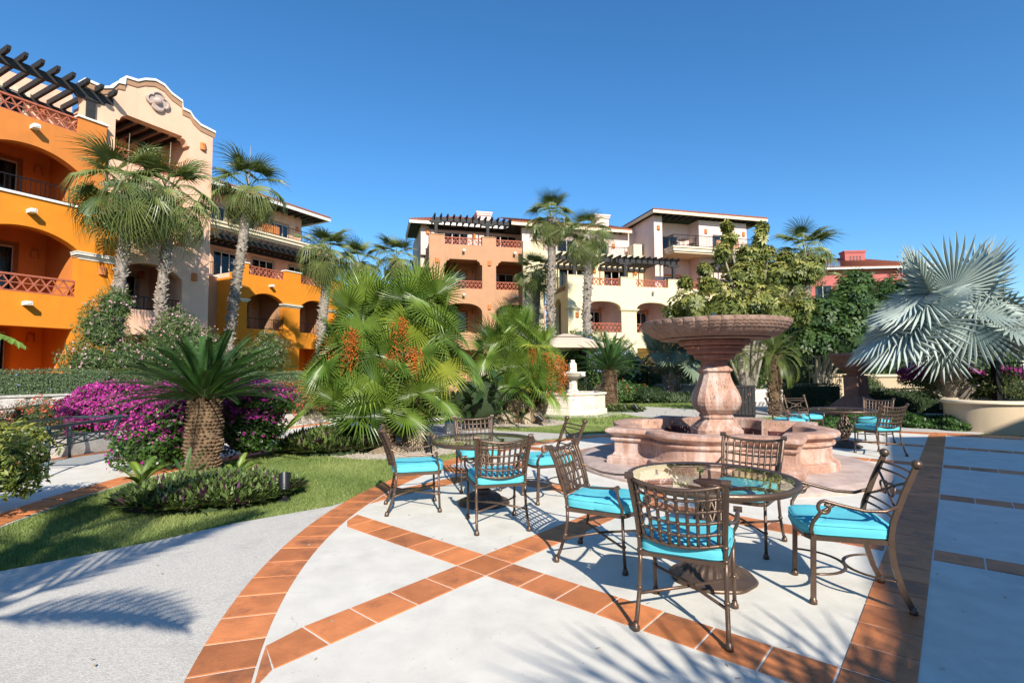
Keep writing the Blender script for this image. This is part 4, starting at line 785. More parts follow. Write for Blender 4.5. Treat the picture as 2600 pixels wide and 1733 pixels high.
# ------------------------------------------------------------------ terrace furniture
def arcpts(fn, n): return [fn(t) for t in np.linspace(0, 1, n)]
def make_chair(kind):
    t = empty('patio_chair', (0, 0, 0)); m = M['bronze']
    s45 = .24
    def foot(par, x, y):
        q = MB(); q.lathe([(.016, .045), (.017, .03), (.024, .022), (.024, .0)][::-1], 12, c=(x, y)); q.build('foot', m, par, smooth=True)
    rearP = lambda sx: [(sx * .255, -.30, .015), (sx * .25, -.265, .10), (sx * .245, -.225, .22), (sx * .243, -.205, .34), (sx * .243, -.205, .44)]
    if kind == 1:
        backP = lambda sx: [(sx * .243, -.205, .43), (sx * .245, -.215, .52), (sx * .252, -.245, .64), (sx * .262, -.295, .78), (sx * .268, -.345, .90)]
        for sx in (-1, 1):
            q = MB(); q.tube(rearP(sx), .0135, 8)
            for i in (2, 4): p = rearP(sx)[i]; q.ball(p, .02, 10, 6, .8)
            l = q.build('leg', m, t, smooth=True); foot(l, sx * .255, -.30)
            q = MB(); q.tube([(sx * .25, .265, .015), (sx * .25, .255, .20), (sx * .25, .25, .44)], .0125, 8); q.ball((sx * .25, .256, .20), .019, 10, 6, .8); q.ball((sx * .25, .25, .43), .02, 10, 6, .9)
            l = q.build('leg', m, t, smooth=True); foot(l, sx * .25, .265)
            q = MB(); q.tube(backP(sx), [.0135, .0135, .013, .0145, .016], 8, cap=True); q.ball(backP(sx)[1], .019, 10, 6, .8); c = backP(sx)[-1]; q.tube([(sx * .246, c[1] + .004, c[2] + .006), (sx * .292, c[1] + .004, c[2] + .006)], .021, 12)
            q.build('back_post', m, t, angle=40)
            q = MB(); arm = [(sx * .256, -.265, .70), (sx * .268, -.20, .665), (sx * .282, -.10, .635), (sx * .29, .02, .625), (sx * .29, .14, .632), (sx * .288, .215, .64)]; q.tube(arm, .0125, 8, flat=.75); q.tube([(sx * .262, .222, .638), (sx * .314, .222, .638)], .019, 12)
            q.tube([(sx * .288, .225, .63), (sx * .287, .232, .555), (sx * .272, .246, .515), (sx * .256, .252, .485), (sx * .25, .25, .44)], .011, 8); q.build('arm', m, t, angle=40)
        # woven strap back
        def bp(fx, fz):            # fx -1..1, fz 0..1
            z = .535 + .355 * fz; yy = np.interp(z, [.43, .52, .64, .78, .90], [-.205, -.215, -.245, -.295, -.345]); w = np.interp(z, [.43, .9], [.243, .268]) - .012
            return (fx * w, yy - .055 * (1 - fx * fx), z - .028 * (1 - fx * fx) * (1.2 if fz > .8 else .9))
        q = MB()
        for k in range(6): fz = k / 5; q.tube([bp(x, fz) for x in np.linspace(-1, 1, 13)], .0125 if k in (0, 5) else .0095, 6, flat=1.0)
        for k in range(9):
            fx = -1 + 2 * (k + .5) / 9; q.tube([(p[0], p[1] - .004 * math.sin(i * math.pi), p[2]) for i, p in enumerate(bp(fx, f) for f in np.linspace(0, 1, 11))], .0105, 6)
            for j in range(1, 5): p = bp(fx, j / 5); q.ball((p[0], p[1], p[2]), .0155, 6, 4)
        for sx in (-1, 1): q.tube([bp(sx * .985, f) for f in np.linspace(0, 1, 9)], .010, 6)
        q.build('backrest', m, t, smooth=True)
        q = MB()
        for sx in (-1, 1): q.tube([(sx * .245, -.235, .19), (0, .01, .195 + .012 * sx), (-sx * .25, .256, .19)], .0105, 6)
        q.build('stretcher', m, t, smooth=True)
    else:
        for sx in (-1, 1):
            q = MB(); rp = [(sx * .255, -.295, .015), (sx * .252, -.25, .12), (sx * .25, -.205, .28), (sx * .25, -.19, .44), (sx * .25, -.21, .56), (sx * .25, -.28, .75), (sx * .25, -.345, .90)]
            for a, c in zip(rp[:-1], rp[1:]): q.bar(a, c, .024, .032, up=(0, 1, 0))
            l = q.build('leg', m, t); foot(l, sx * .255, -.295)
            q = MB(); q.ball((sx * .25, -.352, .925), .031, 14, 10); q.build('finial', m, t, smooth=True)
            q = MB(); q.bar((sx * .25, .26, .015), (sx * .25, .245, .45), .026, .03, up=(0, 1, 0)); l = q.build('leg', m, t); foot(l, sx * .25, .26)
            q = MB(); arm = [(sx * .256, -.235, .655), (sx * .27, -.16, .625), (sx * .285, -.04, .625), (sx * .295, .08, .65), (sx * .297, .17, .672)]
            for k in range(15): a = R(90 - k * 26); r_ = .045 - .0018 * k; arm.append((sx * .297, .185 + r_ * math.cos(a), .632 + r_ * math.sin(a)))
            q.tube(arm, .0115, 8); q.tube([(sx * .293, .12, .66), (sx * .296, .21, .60), (sx * .285, .255, .53), (sx * .265, .262, .48), (sx * .25, .25, .44)], [.009, .012, .013, .013, .013], 8); q.build('arm', m, t, smooth=True)
        P = lambda fx, z: (fx * .245, np.interp(z, [.44, .56, .75, .90], [-.19, -.21, -.28, -.345]), z)
        q = MB()
        for z in (.865, .82, .62, .575): q.tube([(P(x, z)[0], P(x, z)[1] - .02 * (1 - x * x), z) for x in np.linspace(-1, 1, 9)], .0085, 6)
        for sx in (-1, 1): q.tube([P(sx, .81), P(sx * .45, .765), P(0, .72), P(-sx * .45, .675), P(-sx, .63)], .0085, 6)
        for dx in (-.055, .055):
            ring = [(dx + .058 * math.cos(a), P(0, .72)[1] - .005 + .006 * math.sin(2 * a), .72 + .042 * math.sin(a)) for a in np.linspace(0, 6.283, 21)]; q.tube(ring, .0075, 6)
        q.build('backrest', m, t, smooth=True)
        q = MB(); q.tube([(.25 * math.cos(a), .255 - .25 * math.sin(a), .19) for a in np.linspace(0, math.pi, 17)], .0125, 6, flat=.6); q.tube([(.25 * math.cos(a), -.245 + .245 * math.sin(a), .19) for a in np.linspace(0, math.pi, 17)], .0125, 6, flat=.6); q.build('stretcher', m, t, smooth=True)
    q = MB(); rim = [(-.25, .25), (-.2, .275), (0, .30), (.2, .275), (.25, .25), (.245, -.205), (-.245, -.205)]
    for a, c in zip(rim, rim[1:] + rim[:1]): q.bar((*a, .425), (*c, .425), .028, .03)
    for k in range(5): x = -.2 + k * .1; q.bar((x, -.2, .43), (x, .27, .43), .03, .006)
    q.build('seat_frame', m, t)
    # box cushion
    q = MB(); N_ = 26; outl = []
    for k in range(48):
        a = 2 * math.pi * k / 48; c_, s_ = math.cos(a), math.sin(a); e = .30
        x = .262 * math.copysign(abs(c_) ** e, c_); y = .262 * math.copysign(abs(s_) ** e, s_); y += .035 * (1 - (x / .262) ** 2) if y > 0 else 0
        x *= 1 - .05 * (0.26 - y) / .52
        outl.append((x, y + .025))
    def cr(f, z, jit=0): return [(x * f, .03 + (y - .03) * f, z + jit * math.sin(k * 2.3) * math.cos(k * .9)) for k, (x, y) in enumerate(outl)]
    q.loops([cr(.90, .436), cr(.965, .438), cr(.99, .446), cr(1.0, .459, .002), cr(1.008, .478), cr(1.0, .498, .003), cr(.985, .510, .0035), cr(.955, .518, .003), cr(.9, .523, .003), cr(.75, .530, .004), cr(.5, .532, .003), cr(.25, .529), cr(.02, .528)]); cu = q.build('cushion', M['cushion'], t, smooth=True)
    q = MB()
    for f, z in ((1.002, .451), (.998, .508)): q.tube([(x * f, .03 + (y - .03) * f, z) for x, y in outl] + [(outl[0][0] * f, .03 + (outl[0][1] - .03) * f, z)], .0035, 5)
    q.build('piping', M['cushion'], cu, smooth=True)
    return t
def make_table(r=.605):
    t = empty('glass_table', (0, 0, 0)); m = M['bronze']
    q = MB(); q.lathe([(r - .045, .700), (r - .01, .694), (r, .70), (r + .006, .72), (r, .738), (r - .012, .742), (r - .03, .736), (r - .045, .73)], 72); q.f = q.f[:-2]; n = 72; k = len(q.v) - n; q.f += [(i, (i + 1) % n, k + (i + 1) % n, k + i) for i in range(n)]; q.build('rim', m, t, smooth=True)
    q = MB(); q.lathe([(.001, .733), (r - .02, .733)], 72); q.f = q.f[:72]; q.build('glass_top', M['glass'], t)
    def flute(a, rr, z): return rr * (1 + .045 * math.sin(22 * a)) if .055 < z < .125 else rr * (1 + .02 * math.cos(8 * a)) if z < .05 and rr > .2 else rr
    q = MB(); q.lathe([(.30, .0), (.305, .012), (.29, .026), (.265, .03), (.255, .042), (.225, .048), (.205, .06), (.185, .09), (.14, .12), (.10, .132), (.085, .14), (.09, .15), (.075, .16), (.05, .18)], 132, fn=flute); q.build('base', m, t, smooth=True)
    pe = empty('pedestal', (0, 0, 0), parent=t)
    def pr(z): return np.interp(z, [.16, .22, .32, .42, .52, .60, .66], [.05, .085, .125, .115, .075, .045, .05])
    q = MB()
    for d in (-1, 1):
        for k in range(11): q.tube([(pr(z) * math.cos(2 * math.pi * k / 11 + d * (z - .16) * 4.2), pr(z) * math.sin(2 * math.pi * k / 11 + d * (z - .16) * 4.2), z) for z in np.linspace(.17, .6, 15)], .0115, 6)
    q.build('openwork', m, pe, smooth=True)
    q = MB(); q.lathe([(.05, .58), (.06, .60), (.045, .62), (.05, .66), (.12, .69), (.12, .697)], 20)
    for k in range(3): a = k * 2.094 + .4; q.tube([(.05 * math.cos(a), .05 * math.sin(a), .64), (.3 * math.cos(a), .3 * math.sin(a), .70), ((r - .02) * math.cos(a), (r - .02) * math.sin(a), .712)], .013, 6)
    q.build('top_bracket', m, pe, smooth=True)
    return t
ch1 = make_chair(1); ch2 = make_chair(2); tab = make_table(); used = set()
def put(src, x, y, fx, fy, label, group):
    rz = math.atan2(fy, fx) - math.pi / 2
    if src.name not in used:
        used.add(src.name); src.location = (x, y, .003); src.rotation_euler = (0, 0, rz); o = src
    else: o = copy_tree(src, (x, y, .003), rz)
    return tag(o, label, 'chair' if src is not tab else 'table', group)
GC = 'patio chairs with turquoise cushions'; GT = 'round glass patio tables'
put(ch1, 1.085, 3.275, .237, .47, 'lattice-back chair nearest the camera, its back turned to us at the front table', GC)
put(ch1, .735, 4.295, .47, -.266, 'lattice-back chair on the left side of the front table', GC)
put(ch1, 2.04, 4.62, -.655, -.756, 'lattice-back chair between the front table and the red fountain', GC)
put(ch2, 2.287, 3.617, -.45, .134, 'chair with ball finials and scrolled arms at the right of the front table', GC)
put(ch1, -1.122, 5.88, .51, .137, 'lattice-back chair beside the lawn at the left of the left table', GC)
put(ch1, -.165, 5.25, -.13, .52, 'lattice-back chair with its back to us at the left table', GC)
put(ch1, -.47, 6.88, .12, -.487, 'lattice-back chair on the far side of the left table', GC)
put(ch2, .45, 6.29, -.47, -.16, 'chair with ball finials on the right of the left table', GC)
put(ch1, 6.63, 9.36, -.17, .985, 'dark lattice-back chair in shade with its back to us at the far right table', GC)
put(ch1, 7.55, 10.75, -.75, -.66, 'lattice-back chair facing us behind the far right table', GC)
put(ch2, 6.6, 11.65, .1, -1, 'cross-back chair facing us left of the far right table', GC)
put(ch2, 5.75, 10.7, .97, .1, 'cross-back chair just behind the fountain rim, seen from the side', GC)
put(tab, 1.475, 3.89, 1, .3, 'round glass table in front, reflecting the buildings', GT)
put(tab, -.34, 6.08, .9, .5, 'round glass table at left by the lawn', GT)
put(tab, 6.62, 10.3, 1, -.3, 'round glass table in shade right of the red fountain', GT)
for (x, y, fx, fy, l) in ((4.05, 25.4, -.9, -.5, 'patio chair seen beyond the white fountain, left of the pair under the gazebo'), (4.75, 25.3, -.8, -.6, 'patio chair seen beyond the white fountain, right of the pair under the gazebo')): put(ch1, x, y, fx, fy, l, GC)
# teal rectangular table on the side patio
tt = empty('dining_table', (-7.58, 8.66, .0), math.atan2(.99, -.15), 'dark teal iron table with a long glass top on the side patio', 'table')
m = M['teal_metal']; hx, hy = 1.02, .48
q = MB()
for a, c in (((-hx, -hy), (hx, -hy)), ((hx, -hy), (hx, hy)), ((hx, hy), (-hx, hy)), ((-hx, hy), (-hx, -hy))): q.bar((*a, .73), (*c, .73), .05, .045)
q.build('frame', m, tt); q = MB(); q.add([(-hx, -hy, .742), (hx, -hy, .742), (hx, hy, .742), (-hx, hy, .742)], [(0, 1, 2, 3)]); q.build('glass_top', M['glass'], tt)
for sx in (-1, 1):
    for sy in (-1, 1):
        q = MB(); q.tube([(sx * .98, sy * .46, 0), (sx * .92, sy * .43, .12), (sx * .84, sy * .38, .28), (sx * .80, sy * .35, .42), (sx * .82, sy * .37, .58), (sx * .90, sy * .42, .72)], [.028, .022, .024, .03, .024, .024], 8); q.ball((sx * .81, sy * .36, .38), .036, 10, 6); q.build('leg', m, tt, smooth=True)
    q = MB()
    for sy in (-1, 1):
        for z in (.40, .52): q.bar((-.82 if sx < 0 else .0, sy * .36, z), (.0 if sx < 0 else .82, sy * .36, z), .02, .02)
        for k in range(2):
            x0 = (-.8 + .4 * k) if sx < 0 else .4 * k; q.bar((x0, sy * .36, .40), (x0 + .4, sy * .36, .52), .016, .016); q.bar((x0, sy * .36, .52), (x0 + .4, sy * .36, .40), .016, .016); q.bar((x0, sy * .36, .40), (x0, sy * .36, .52), .016, .016)
    q.bar((sx * .82, -.36, .46), (sx * .82, .36, .46), .02, .02); q.build('side_lattice', m, tt)
# garden spotlights
def spot(x, y, rz, label, tilt=35):
    o = empty('garden_spotlight', (x, y, -.02), rz, label, 'spotlight', 'garden spotlights')
    q = MB(); q.lathe([(.07, 0), (.07, .03), (.03, .045), (.022, .10)], 12); q.tube([(0, 0, .1), (0, 0, .16)], .016, 6); q.build('stake', M['black_plastic'], o)
    d = Vector((math.cos(R(tilt)), 0, math.sin(R(tilt)))); c = Vector((0, 0, .2)); q = MB(); q.tube([c - d * .09, c - d * .075, c + d * .09, c + d * .13], [.035, .055, .065, .068], 14); q.build('lamp_head', M['black_plastic'], o, angle=40); return o
spot(-2.78, 6.32, R(115), 'black spotlight at the right end of the purple-leaved bed', 62); spot(.81, 14.8, R(165), 'black spotlight on the lawn before the white fountain', 40); spot(-1.62, 9.95, R(100), 'dark spotlight in the gravel behind the left table', 80); spot(4.62, 19.2, R(140), 'small spotlight on the lawn edge by the far walk', 55)
# gazebo
gz = empty('canvas_gazebo', (2.65, 25.2, 0), R(12), 'beige canvas gazebo on slim dark posts', 'gazebo')
q = MB(); c8 = [(-1.6, -1.6), (0, -1.66), (1.6, -1.6), (1.66, 0), (1.6, 1.6), (0, 1.66), (-1.6, 1.6), (-1.66, 0)]
q.loops([[(x, y, 2.62) for x, y in c8], [(x, y, 2.78) for x, y in c8], [(x * .66, y * .66, 3.02) for x, y in c8], [(x * .36, y * .36, 3.18) for x, y in c8]], False, True); q.build('canopy', M['canvas'], gz)
q = MB(); q.loops([[(x * .42, y * .42, 3.2) for x, y in c8], [(x * .1, y * .1, 3.36) for x, y in c8]], False, True); q.build('vent_cap', M['canvas'], gz)
for sx in (-1, 1):
    for sy in (-1, 1):
        q = MB()
        for dx, dy in ((0, 0), (-.22 * sx, 0), (0, -.22 * sy)): q.bar((sx * 1.5 + dx, sy * 1.5 + dy, 0), (sx * 1.5 + dx, sy * 1.5 + dy, 2.66), .035, .035)
        for k in range(9): z = .25 + k * .28; q.bar((sx * 1.5, sy * 1.5, z), (sx * 1.28, sy * 1.5, z + .14), .015, .015); q.bar((sx * 1.5, sy * 1.5, z), (sx * 1.5, sy * 1.28, z + .14), .015, .015)
        q.build('post', M['iron'], gz)
# litter bin behind the fountain
bn = empty('litter_bin', (7.75, 17.2, 0), R(-20), 'dark slatted litter bin standing behind the red fountain', 'bin')
for k in range(6): q = MB(); q.box(-.32 + k * .107, -.32 + k * .107 + .095, -.30, .30, .06, .96); q.build('slat', M['dark_wood'], bn)
q = MB(); q.box(-.34, .34, -.32, .32, .96, 1.02); q.build('lid', M['dark_wood'], bn); q = MB(); q.box(-.30, .30, -.28, .28, 0, .06); q.build('base', M['iron'], bn)
# curved beige planter wall on the right
pl = empty('curved_planter', (0, 0, 0), 0, 'curved beige stucco planter wall with a rounded rim at right', 'planter')
c0 = Vector((12.15, 13.05)); rr = .95; cur = [c0 + Vector((math.cos(a), math.sin(a))) * rr for a in np.linspace(R(137), R(301), 30)]
cur = [cur[0] + Vector((.70, .714)) * 6.0] + [cur[0] + Vector((.70, .714)) * 2] + cur + [cur[-1] + Vector((.86, .51)) * 2.5, cur[-1] + Vector((.86, .51)) * 6]
def swept(path, prof, name, m_, par):
    q = MB(); rings = []
    for k, p in enumerate(path):
        t = (path[min(k + 1, len(path) - 1)] - path[max(k - 1, 0)]).normalized(); n_ = Vector((t.y, -t.x)) * 1.0
        rings.append([(p.x + n_.x * o_, p.y + n_.y * o_, z) for o_, z in prof])
    q.loops(rings); return q.build(name, m_, par, angle=45)
swept(cur, [(0, -.05), (0, .66), (-.22, .66), (-.22, -.05)], 'wall', M['planter'], pl)
swept(cur, [(.05, .662), (.075, .69), (.07, .73), (.045, .75), (-.27, .75), (-.27, .662)], 'rim', M['cream'], pl)
q = MB(); q.loops([[(p.x, p.y, .58) for p in cur]], False, True); q.build('planting_soil', M['soil'], pl)
q = MB(); nw = cur[-1].lerp(cur[-2], .75); q.box(-.1, .1, -.02, .02, -.09, .09); wl = link('wall_vent', q.mesh('wall_vent', M['room']), pl, None, Matrix.Translation((13.85, 12.93, .42)) @ Matrix.Rotation(math.atan2(.51, .86), 4, 'Z'))
# iron pool fence and low shaded wall behind
fe = empty('iron_fence', (13.1, 13.9, .7), R(4), 'black iron picket fence on the curved planter at right', 'fence')
q = MB(); q.box(-.07, .07, -.07, .07, -.2, 1.05); q.build('post', M['iron'], fe)
q = MB(); q.bar((0, 0, .98), (6, 0, .98), .035, .03); q.bar((0, 0, .12), (6, 0, .12), .035, .03); q.build('rail', M['iron'], fe)
for k in range(44): q = MB(); q.bar((.14 + k * .13, 0, .02), (.14 + k * .13, 0, 1.02), .016, .016); q.build('picket', M['iron'], fe)
lw = empty('shaded_wall', (11.8, 19.9, 0), R(-12), 'beige garden wall in shade behind the far right table', 'wall'); q = MB(); q.box(1.2, 9, 0, .3, -.05, 1.25); q.build('wall', M['planter'], lw); q = MB(); q.box(1.1, 9, -.06, .36, 1.25, 1.34); q.build('coping', M['cream'], lw)
pf_ = empty('pool_fence', (12.9, 22.3, 0), R(-10), 'black iron fence far behind the shaded garden wall', 'fence')
q = MB(); q.bar((0, 0, 2.1), (9, 0, 2.1), .04, .03); q.bar((0, 0, 1.2), (9, 0, 1.2), .04, .03)
q.build('rail', M['iron'], pf_)
for k in range(60): q = MB(); q.bar((k * .15, 0, .9), (k * .15, 0, 2.15), .016, .016); q.build('picket', M['iron'], pf_)
# long garden wall with coping across the back
gw = empty('garden_wall', (1.5, 28.6, 0), R(-6), 'low grey garden wall with pale coping beneath the back hedge', 'wall'); q = MB(); q.box(0, 17, 0, .35, -.05, .72); q.build('wall', M['path'], gw); q = MB(); q.box(-.06, 17.06, -.07, .42, .72, .82); q.build('coping', M['white_stone'], gw)
st = empty('garden_steps', (9.9, 22.2, 0), R(-8), 'grey stone garden steps left of the dark clipped hedge', 'steps')
for k in range(4): q = MB(); q.box(0, 2.2, k * .36, 3, k * .16 - .03, (k + 1) * .16); q.build('step', M['wall_stone'], st)
cp = empty('round_planter', (16.5, 26.5, 0), 0, 'cream round planter bowl beyond the shaded hedge', 'planter'); q = MB(); q.lathe([(.8, -.05), (.85, 1.15), (.95, 1.2), (.95, 1.32), (.8, 1.32), (.75, 1.2)], 28); q.build('bowl', M['planter'], cp); q = MB(); q.lathe([(.001, 1.2), (.8, 1.24)], 28); q.build('planting_soil', M['soil'], cp)
# ------------------------------------------------------------------ vegetation
def fan_mesh(name, m, nseg=34, rad=.8, spread=130, pet=.5, split=.5, droop=.15, pleat=.03, tilt=25, cup=.0, seed=0, prad=.012, wid=.95, pcurve=.0, side=.55):
    rg = random.Random(seed); q = MB(); n = 7
    path = [(0, pet * k / n, pcurve * (k / n) ** 2 * -1) for k in range(n + 1)]; q.tube(path, [prad * (1.5 - .8 * k / n) for k in range(n + 1)], 5, flat=.6)
    hz = path[-1][2]; ct, st = math.cos(R(tilt)), math.sin(R(tilt))
    def W_(x, y, z): return (x, pet + y * ct + z * st, hz - y * st + z * ct)
    dth = R(2 * spread) / nseg
    for k in range(nseg):
        th = -R(spread) + (k + .5) * dth; ca = math.cos(th); rr = rad * (side + (1 - side) * (.5 + .5 * math.cos(th * .9))) * rg.uniform(.93, 1.05); d = droop * rg.uniform(.6, 1.4); tw = rg.uniform(-.02, .02)
        def P(r, a, up): x = r * math.sin(a); y = r * math.cos(a); f = r / rad; return W_(x, y, up + cup * rad * (math.sin(a) ** 2) * f - d * rad * max(0, f - .35) ** 2 * 2.4)
        h = dth / 2
        C = W_(0, 0, .005); r1 = rr * split; r2 = rr * (split + (1 - split) * .55); w2 = wid * .62
        v = [C, P(r1, th - h, -pleat * .5), P(r1, th, pleat * .5), P(r1, th + h, -pleat * .5), P(r2, th - h * w2 + tw, -pleat * .3), P(r2, th + tw, pleat * .3), P(r2, th + h * w2 + tw, -pleat * .3), P(rr, th + tw * 2.5, 0)]
        q.add(v, [(0, 1, 2), (0, 2, 3), (1, 4, 5, 2), (2, 5, 6, 3), (4, 7, 5), (5, 7, 6)])
    return q.mesh(name, m)
def frond_mesh(name, m, L=1.5, n=55, ll=.16, lw=.012, bend=50, vee=25, droop=.15, stem=.12, ang=55, seed=0, prad=.011):
    rg = random.Random(seed); q = MB(); pts = []; y = z = 0; N_ = 24; a = 0
    for k in range(N_ + 1):
        pts.append((0, y, z)); a = -R(bend) * (k / N_) ** 1.4; y += L / N_ * math.cos(a); z += L / N_ * math.sin(a)
    q.tube(pts, [prad * (1.2 - k / N_) + .002 for k in range(N_ + 1)], 5)
    P = [Vector(p) for p in pts]
    for k in range(n):
        f = stem + (1 - stem) * (k + .5) / n; i = min(N_ - 1, int(f * N_)); p = P[i].lerp(P[i + 1], f * N_ - i); t = (P[i + 1] - P[i]).normalized(); up = Vector((0, -t.z, t.y))
        prof = math.sin(math.pi * min(1, (f - stem) / (1 - stem) * .86 + .12)) ** .55; l = ll * prof * rg.uniform(.9, 1.08); aa = R(ang * (1 - .45 * (f - stem)))
        for s_ in (-1, 1):
            d = (t * math.cos(aa) + (Vector((s_, 0, 0)) * math.cos(R(vee)) + up * math.sin(R(vee))) * math.sin(aa)).normalized(); b_ = d.cross(up).normalized(); m1 = p + d * l * .5 + up * .0; tip = p + d * l - Vector((0, 0, droop * l)) + t * rg.uniform(-.01, .01)
            q.add([p - b_ * lw * .4, m1 - b_ * lw * .5, tip, m1 + b_ * lw * .5, p + b_ * lw * .4], [(0, 1, 3, 4), (1, 2, 3)])
    return q.mesh(name, m)
def leaf_mw(c, az, el, roll=0, sc=1.0): return Matrix.Translation(c) @ Matrix.Rotation(az, 4, 'Z') @ Matrix.Rotation(el, 4, 'X') @ Matrix.Rotation(roll, 4, 'Y') @ Matrix.Scale(sc, 4)
def spikes(par, name, path, rads, n, size, m, up=.6, w=.5):
    V = []; F = []; P = [Vector(p) for p in path]
    for k in range(n):
        f = random.random() * (len(P) - 1); i = min(len(P) - 2, int(f)); p = P[i].lerp(P[i + 1], f - i); r = rads[i] + (rads[i + 1] - rads[i]) * (f - i); a = random.uniform(0, 6.283); o = Vector((math.cos(a), math.sin(a), 0)); t = Vector((-math.sin(a), math.cos(a), 0)); s = size * random.uniform(.6, 1.3)
        b0 = p + o * r * .93; n0 = len(V); V += [b0 - t * s * w, b0 + t * s * w, b0 + Vector((0, 0, s * .8)) , b0 + o * s * random.uniform(.5, 1.0) + Vector((0, 0, s * random.uniform(up - .3, up + .5)))]; F += [(n0, n0 + 1, n0 + 3), (n0 + 1, n0 + 2, n0 + 3), (n0 + 2, n0, n0 + 3)]
    me = bpy.data.meshes.new(name); me.from_pydata([tuple(v) for v in V], [], F); me.materials.append(m); return tag(link(name, me, par), kind='stuff')
FAR = [fan_mesh('fan_leaf', M['fan_far'], 34, .95, 112, .85, .27, d, .03, t, .10, k, .016, wid=.58, pcurve=pc, side=.62) for k, (d, t, pc) in enumerate(((.35, 12, .0), (.75, 30, .12), (1.0, 35, .3), (.5, 15, .05), (.9, 40, .15), (1.15, 45, .25)))]
def fan_palm(name, label, base, crown, r=.2, n=30, sc=1.0, spread=(-35, 80), tmpl=FAR, boots=260, bm='boots_pale', group='tall fan palms', shag=True, lm=None, spike=False):
    o = empty(name, base, 0, label, 'palm', group); top = Vector(crown) - Vector(base); mid = top * .5 + Vector((0.08 * top.x - .1, 0, 0))
    path = [Vector((0, 0, -.1)), top * .18 + Vector((-.03, 0, 0)), mid * .7, mid, top * .75 + Vector((.04, 0, 0)), top]; rads = [r * 1.25, r * 1.0, r * .95, r * .92, r * .95, r * 1.1]
    q = MB(); q.tube(path, rads, 12); q.build('trunk', M[bm], o, smooth=True)
    if boots: spikes(o, 'leaf_bases', path[:-1], rads[:-1], boots, r * .62, M[bm])
    if shag: spikes(o, 'dead_leaf_bases', [path[-2].lerp(path[-1], .4), path[-1]], [r * 1.2, r * 1.4], 70, r * 1.1, M['thatch'], -.4, .3)
    ga = 2.39996
    for k in range(n):
        f = (k + .5) / n; el = spread[1] + (spread[0] - spread[1]) * f ** .8 + random.uniform(-8, 8); me = tmpl[(0 if el > 38 else 1 if el > -2 else 2) + random.choice((0, 3))]
        link('leaf', me, o, None, leaf_mw(top + Vector((0, 0, .12 - .3 * f)), k * ga + random.uniform(-.2, .2), R(el), random.uniform(-.35, .35), sc * random.uniform(.85, 1.1)))
    if spike: q = MB(); q.tube([top, top + Vector((.02, 0, 1.0)), top + Vector((.05, 0, 1.75 * sc))], [.035, .025, .006], 5); q.build('spear_leaf', M['dry_leaf'], o)
    return o
fan_palm('fan_palm', 'tall fan palm left of the pair before the orange building', (-13.85, 17.9, .3), (-13.72, 17.9, 8.0), .195, 27, 1.22, spike=True, boots=420)
fan_palm('fan_palm', 'tall fan palm right of the pair before the gabled building', (-13.25, 19.2, .3), (-12.98, 19.0, 8.2), .18, 26, 1.2, spike=True, boots=420)
fan_palm('fan_palm', 'leaning fan palm in front of the tiled-roof wing', (-13.55, 24.0, .3), (-12.55, 24.0, 10.3), .215, 22, 1.22, spike=True, boots=420)
fan_palm('fan_palm', 'fan palm at the right end of the orange wing', (-11.2, 30.0, .3), (-10.95, 30, 8.5), .27, 26, 1.25, boots=200)
fan_palm('fan_palm', 'lower fan palm against the sky just right of the orange wing', (-11.0, 36, .3), (-10.8, 36, 9.2), .26, 22, 1.2, boots=0)
fan_palm('fan_palm', 'far fan palm against the sky left of the tan building', (-9.0, 39, .3), (-8.9, 39, 10.2), .26, 22, 1.3, boots=0)
fan_palm('fan_palm', 'tall fan palm at the joint of tan and yellow buildings', (2.4, 30.3, .3), (2.35, 30, 10.6), .25, 24, 1.08, boots=420)
fan_palm('fan_palm', 'tall fan palm before the first yellow arch', (4.45, 29.2, .3), (4.3, 29, 9.3), .24, 24, 1.08, boots=420)
fan_palm('fan_palm', 'short dark fan palm casting its shadow on the tan wall', (1.5, 33.2, .3), (1.6, 33, 7.9), .25, 22, 1.05, boots=160, bm='boots')
fan_palm('fan_palm', 'fan palm rising right of the schefflera tree', (18.6, 32.3, .3), (18.5, 32, 8.9), .3, 26, 1.3, boots=160, spike=True)
fan_palm('fan_palm', 'shorter fan palm behind the schefflera tree', (17.3, 33.0, .3), (17.2, 33, 7.2), .3, 22, 1.3, boots=60)
fan_palm('fan_palm', 'small fan palm in front of the rose building', (24.5, 36, .3), (24.4, 36, 7.3), .26, 20, 1.1, boots=0)
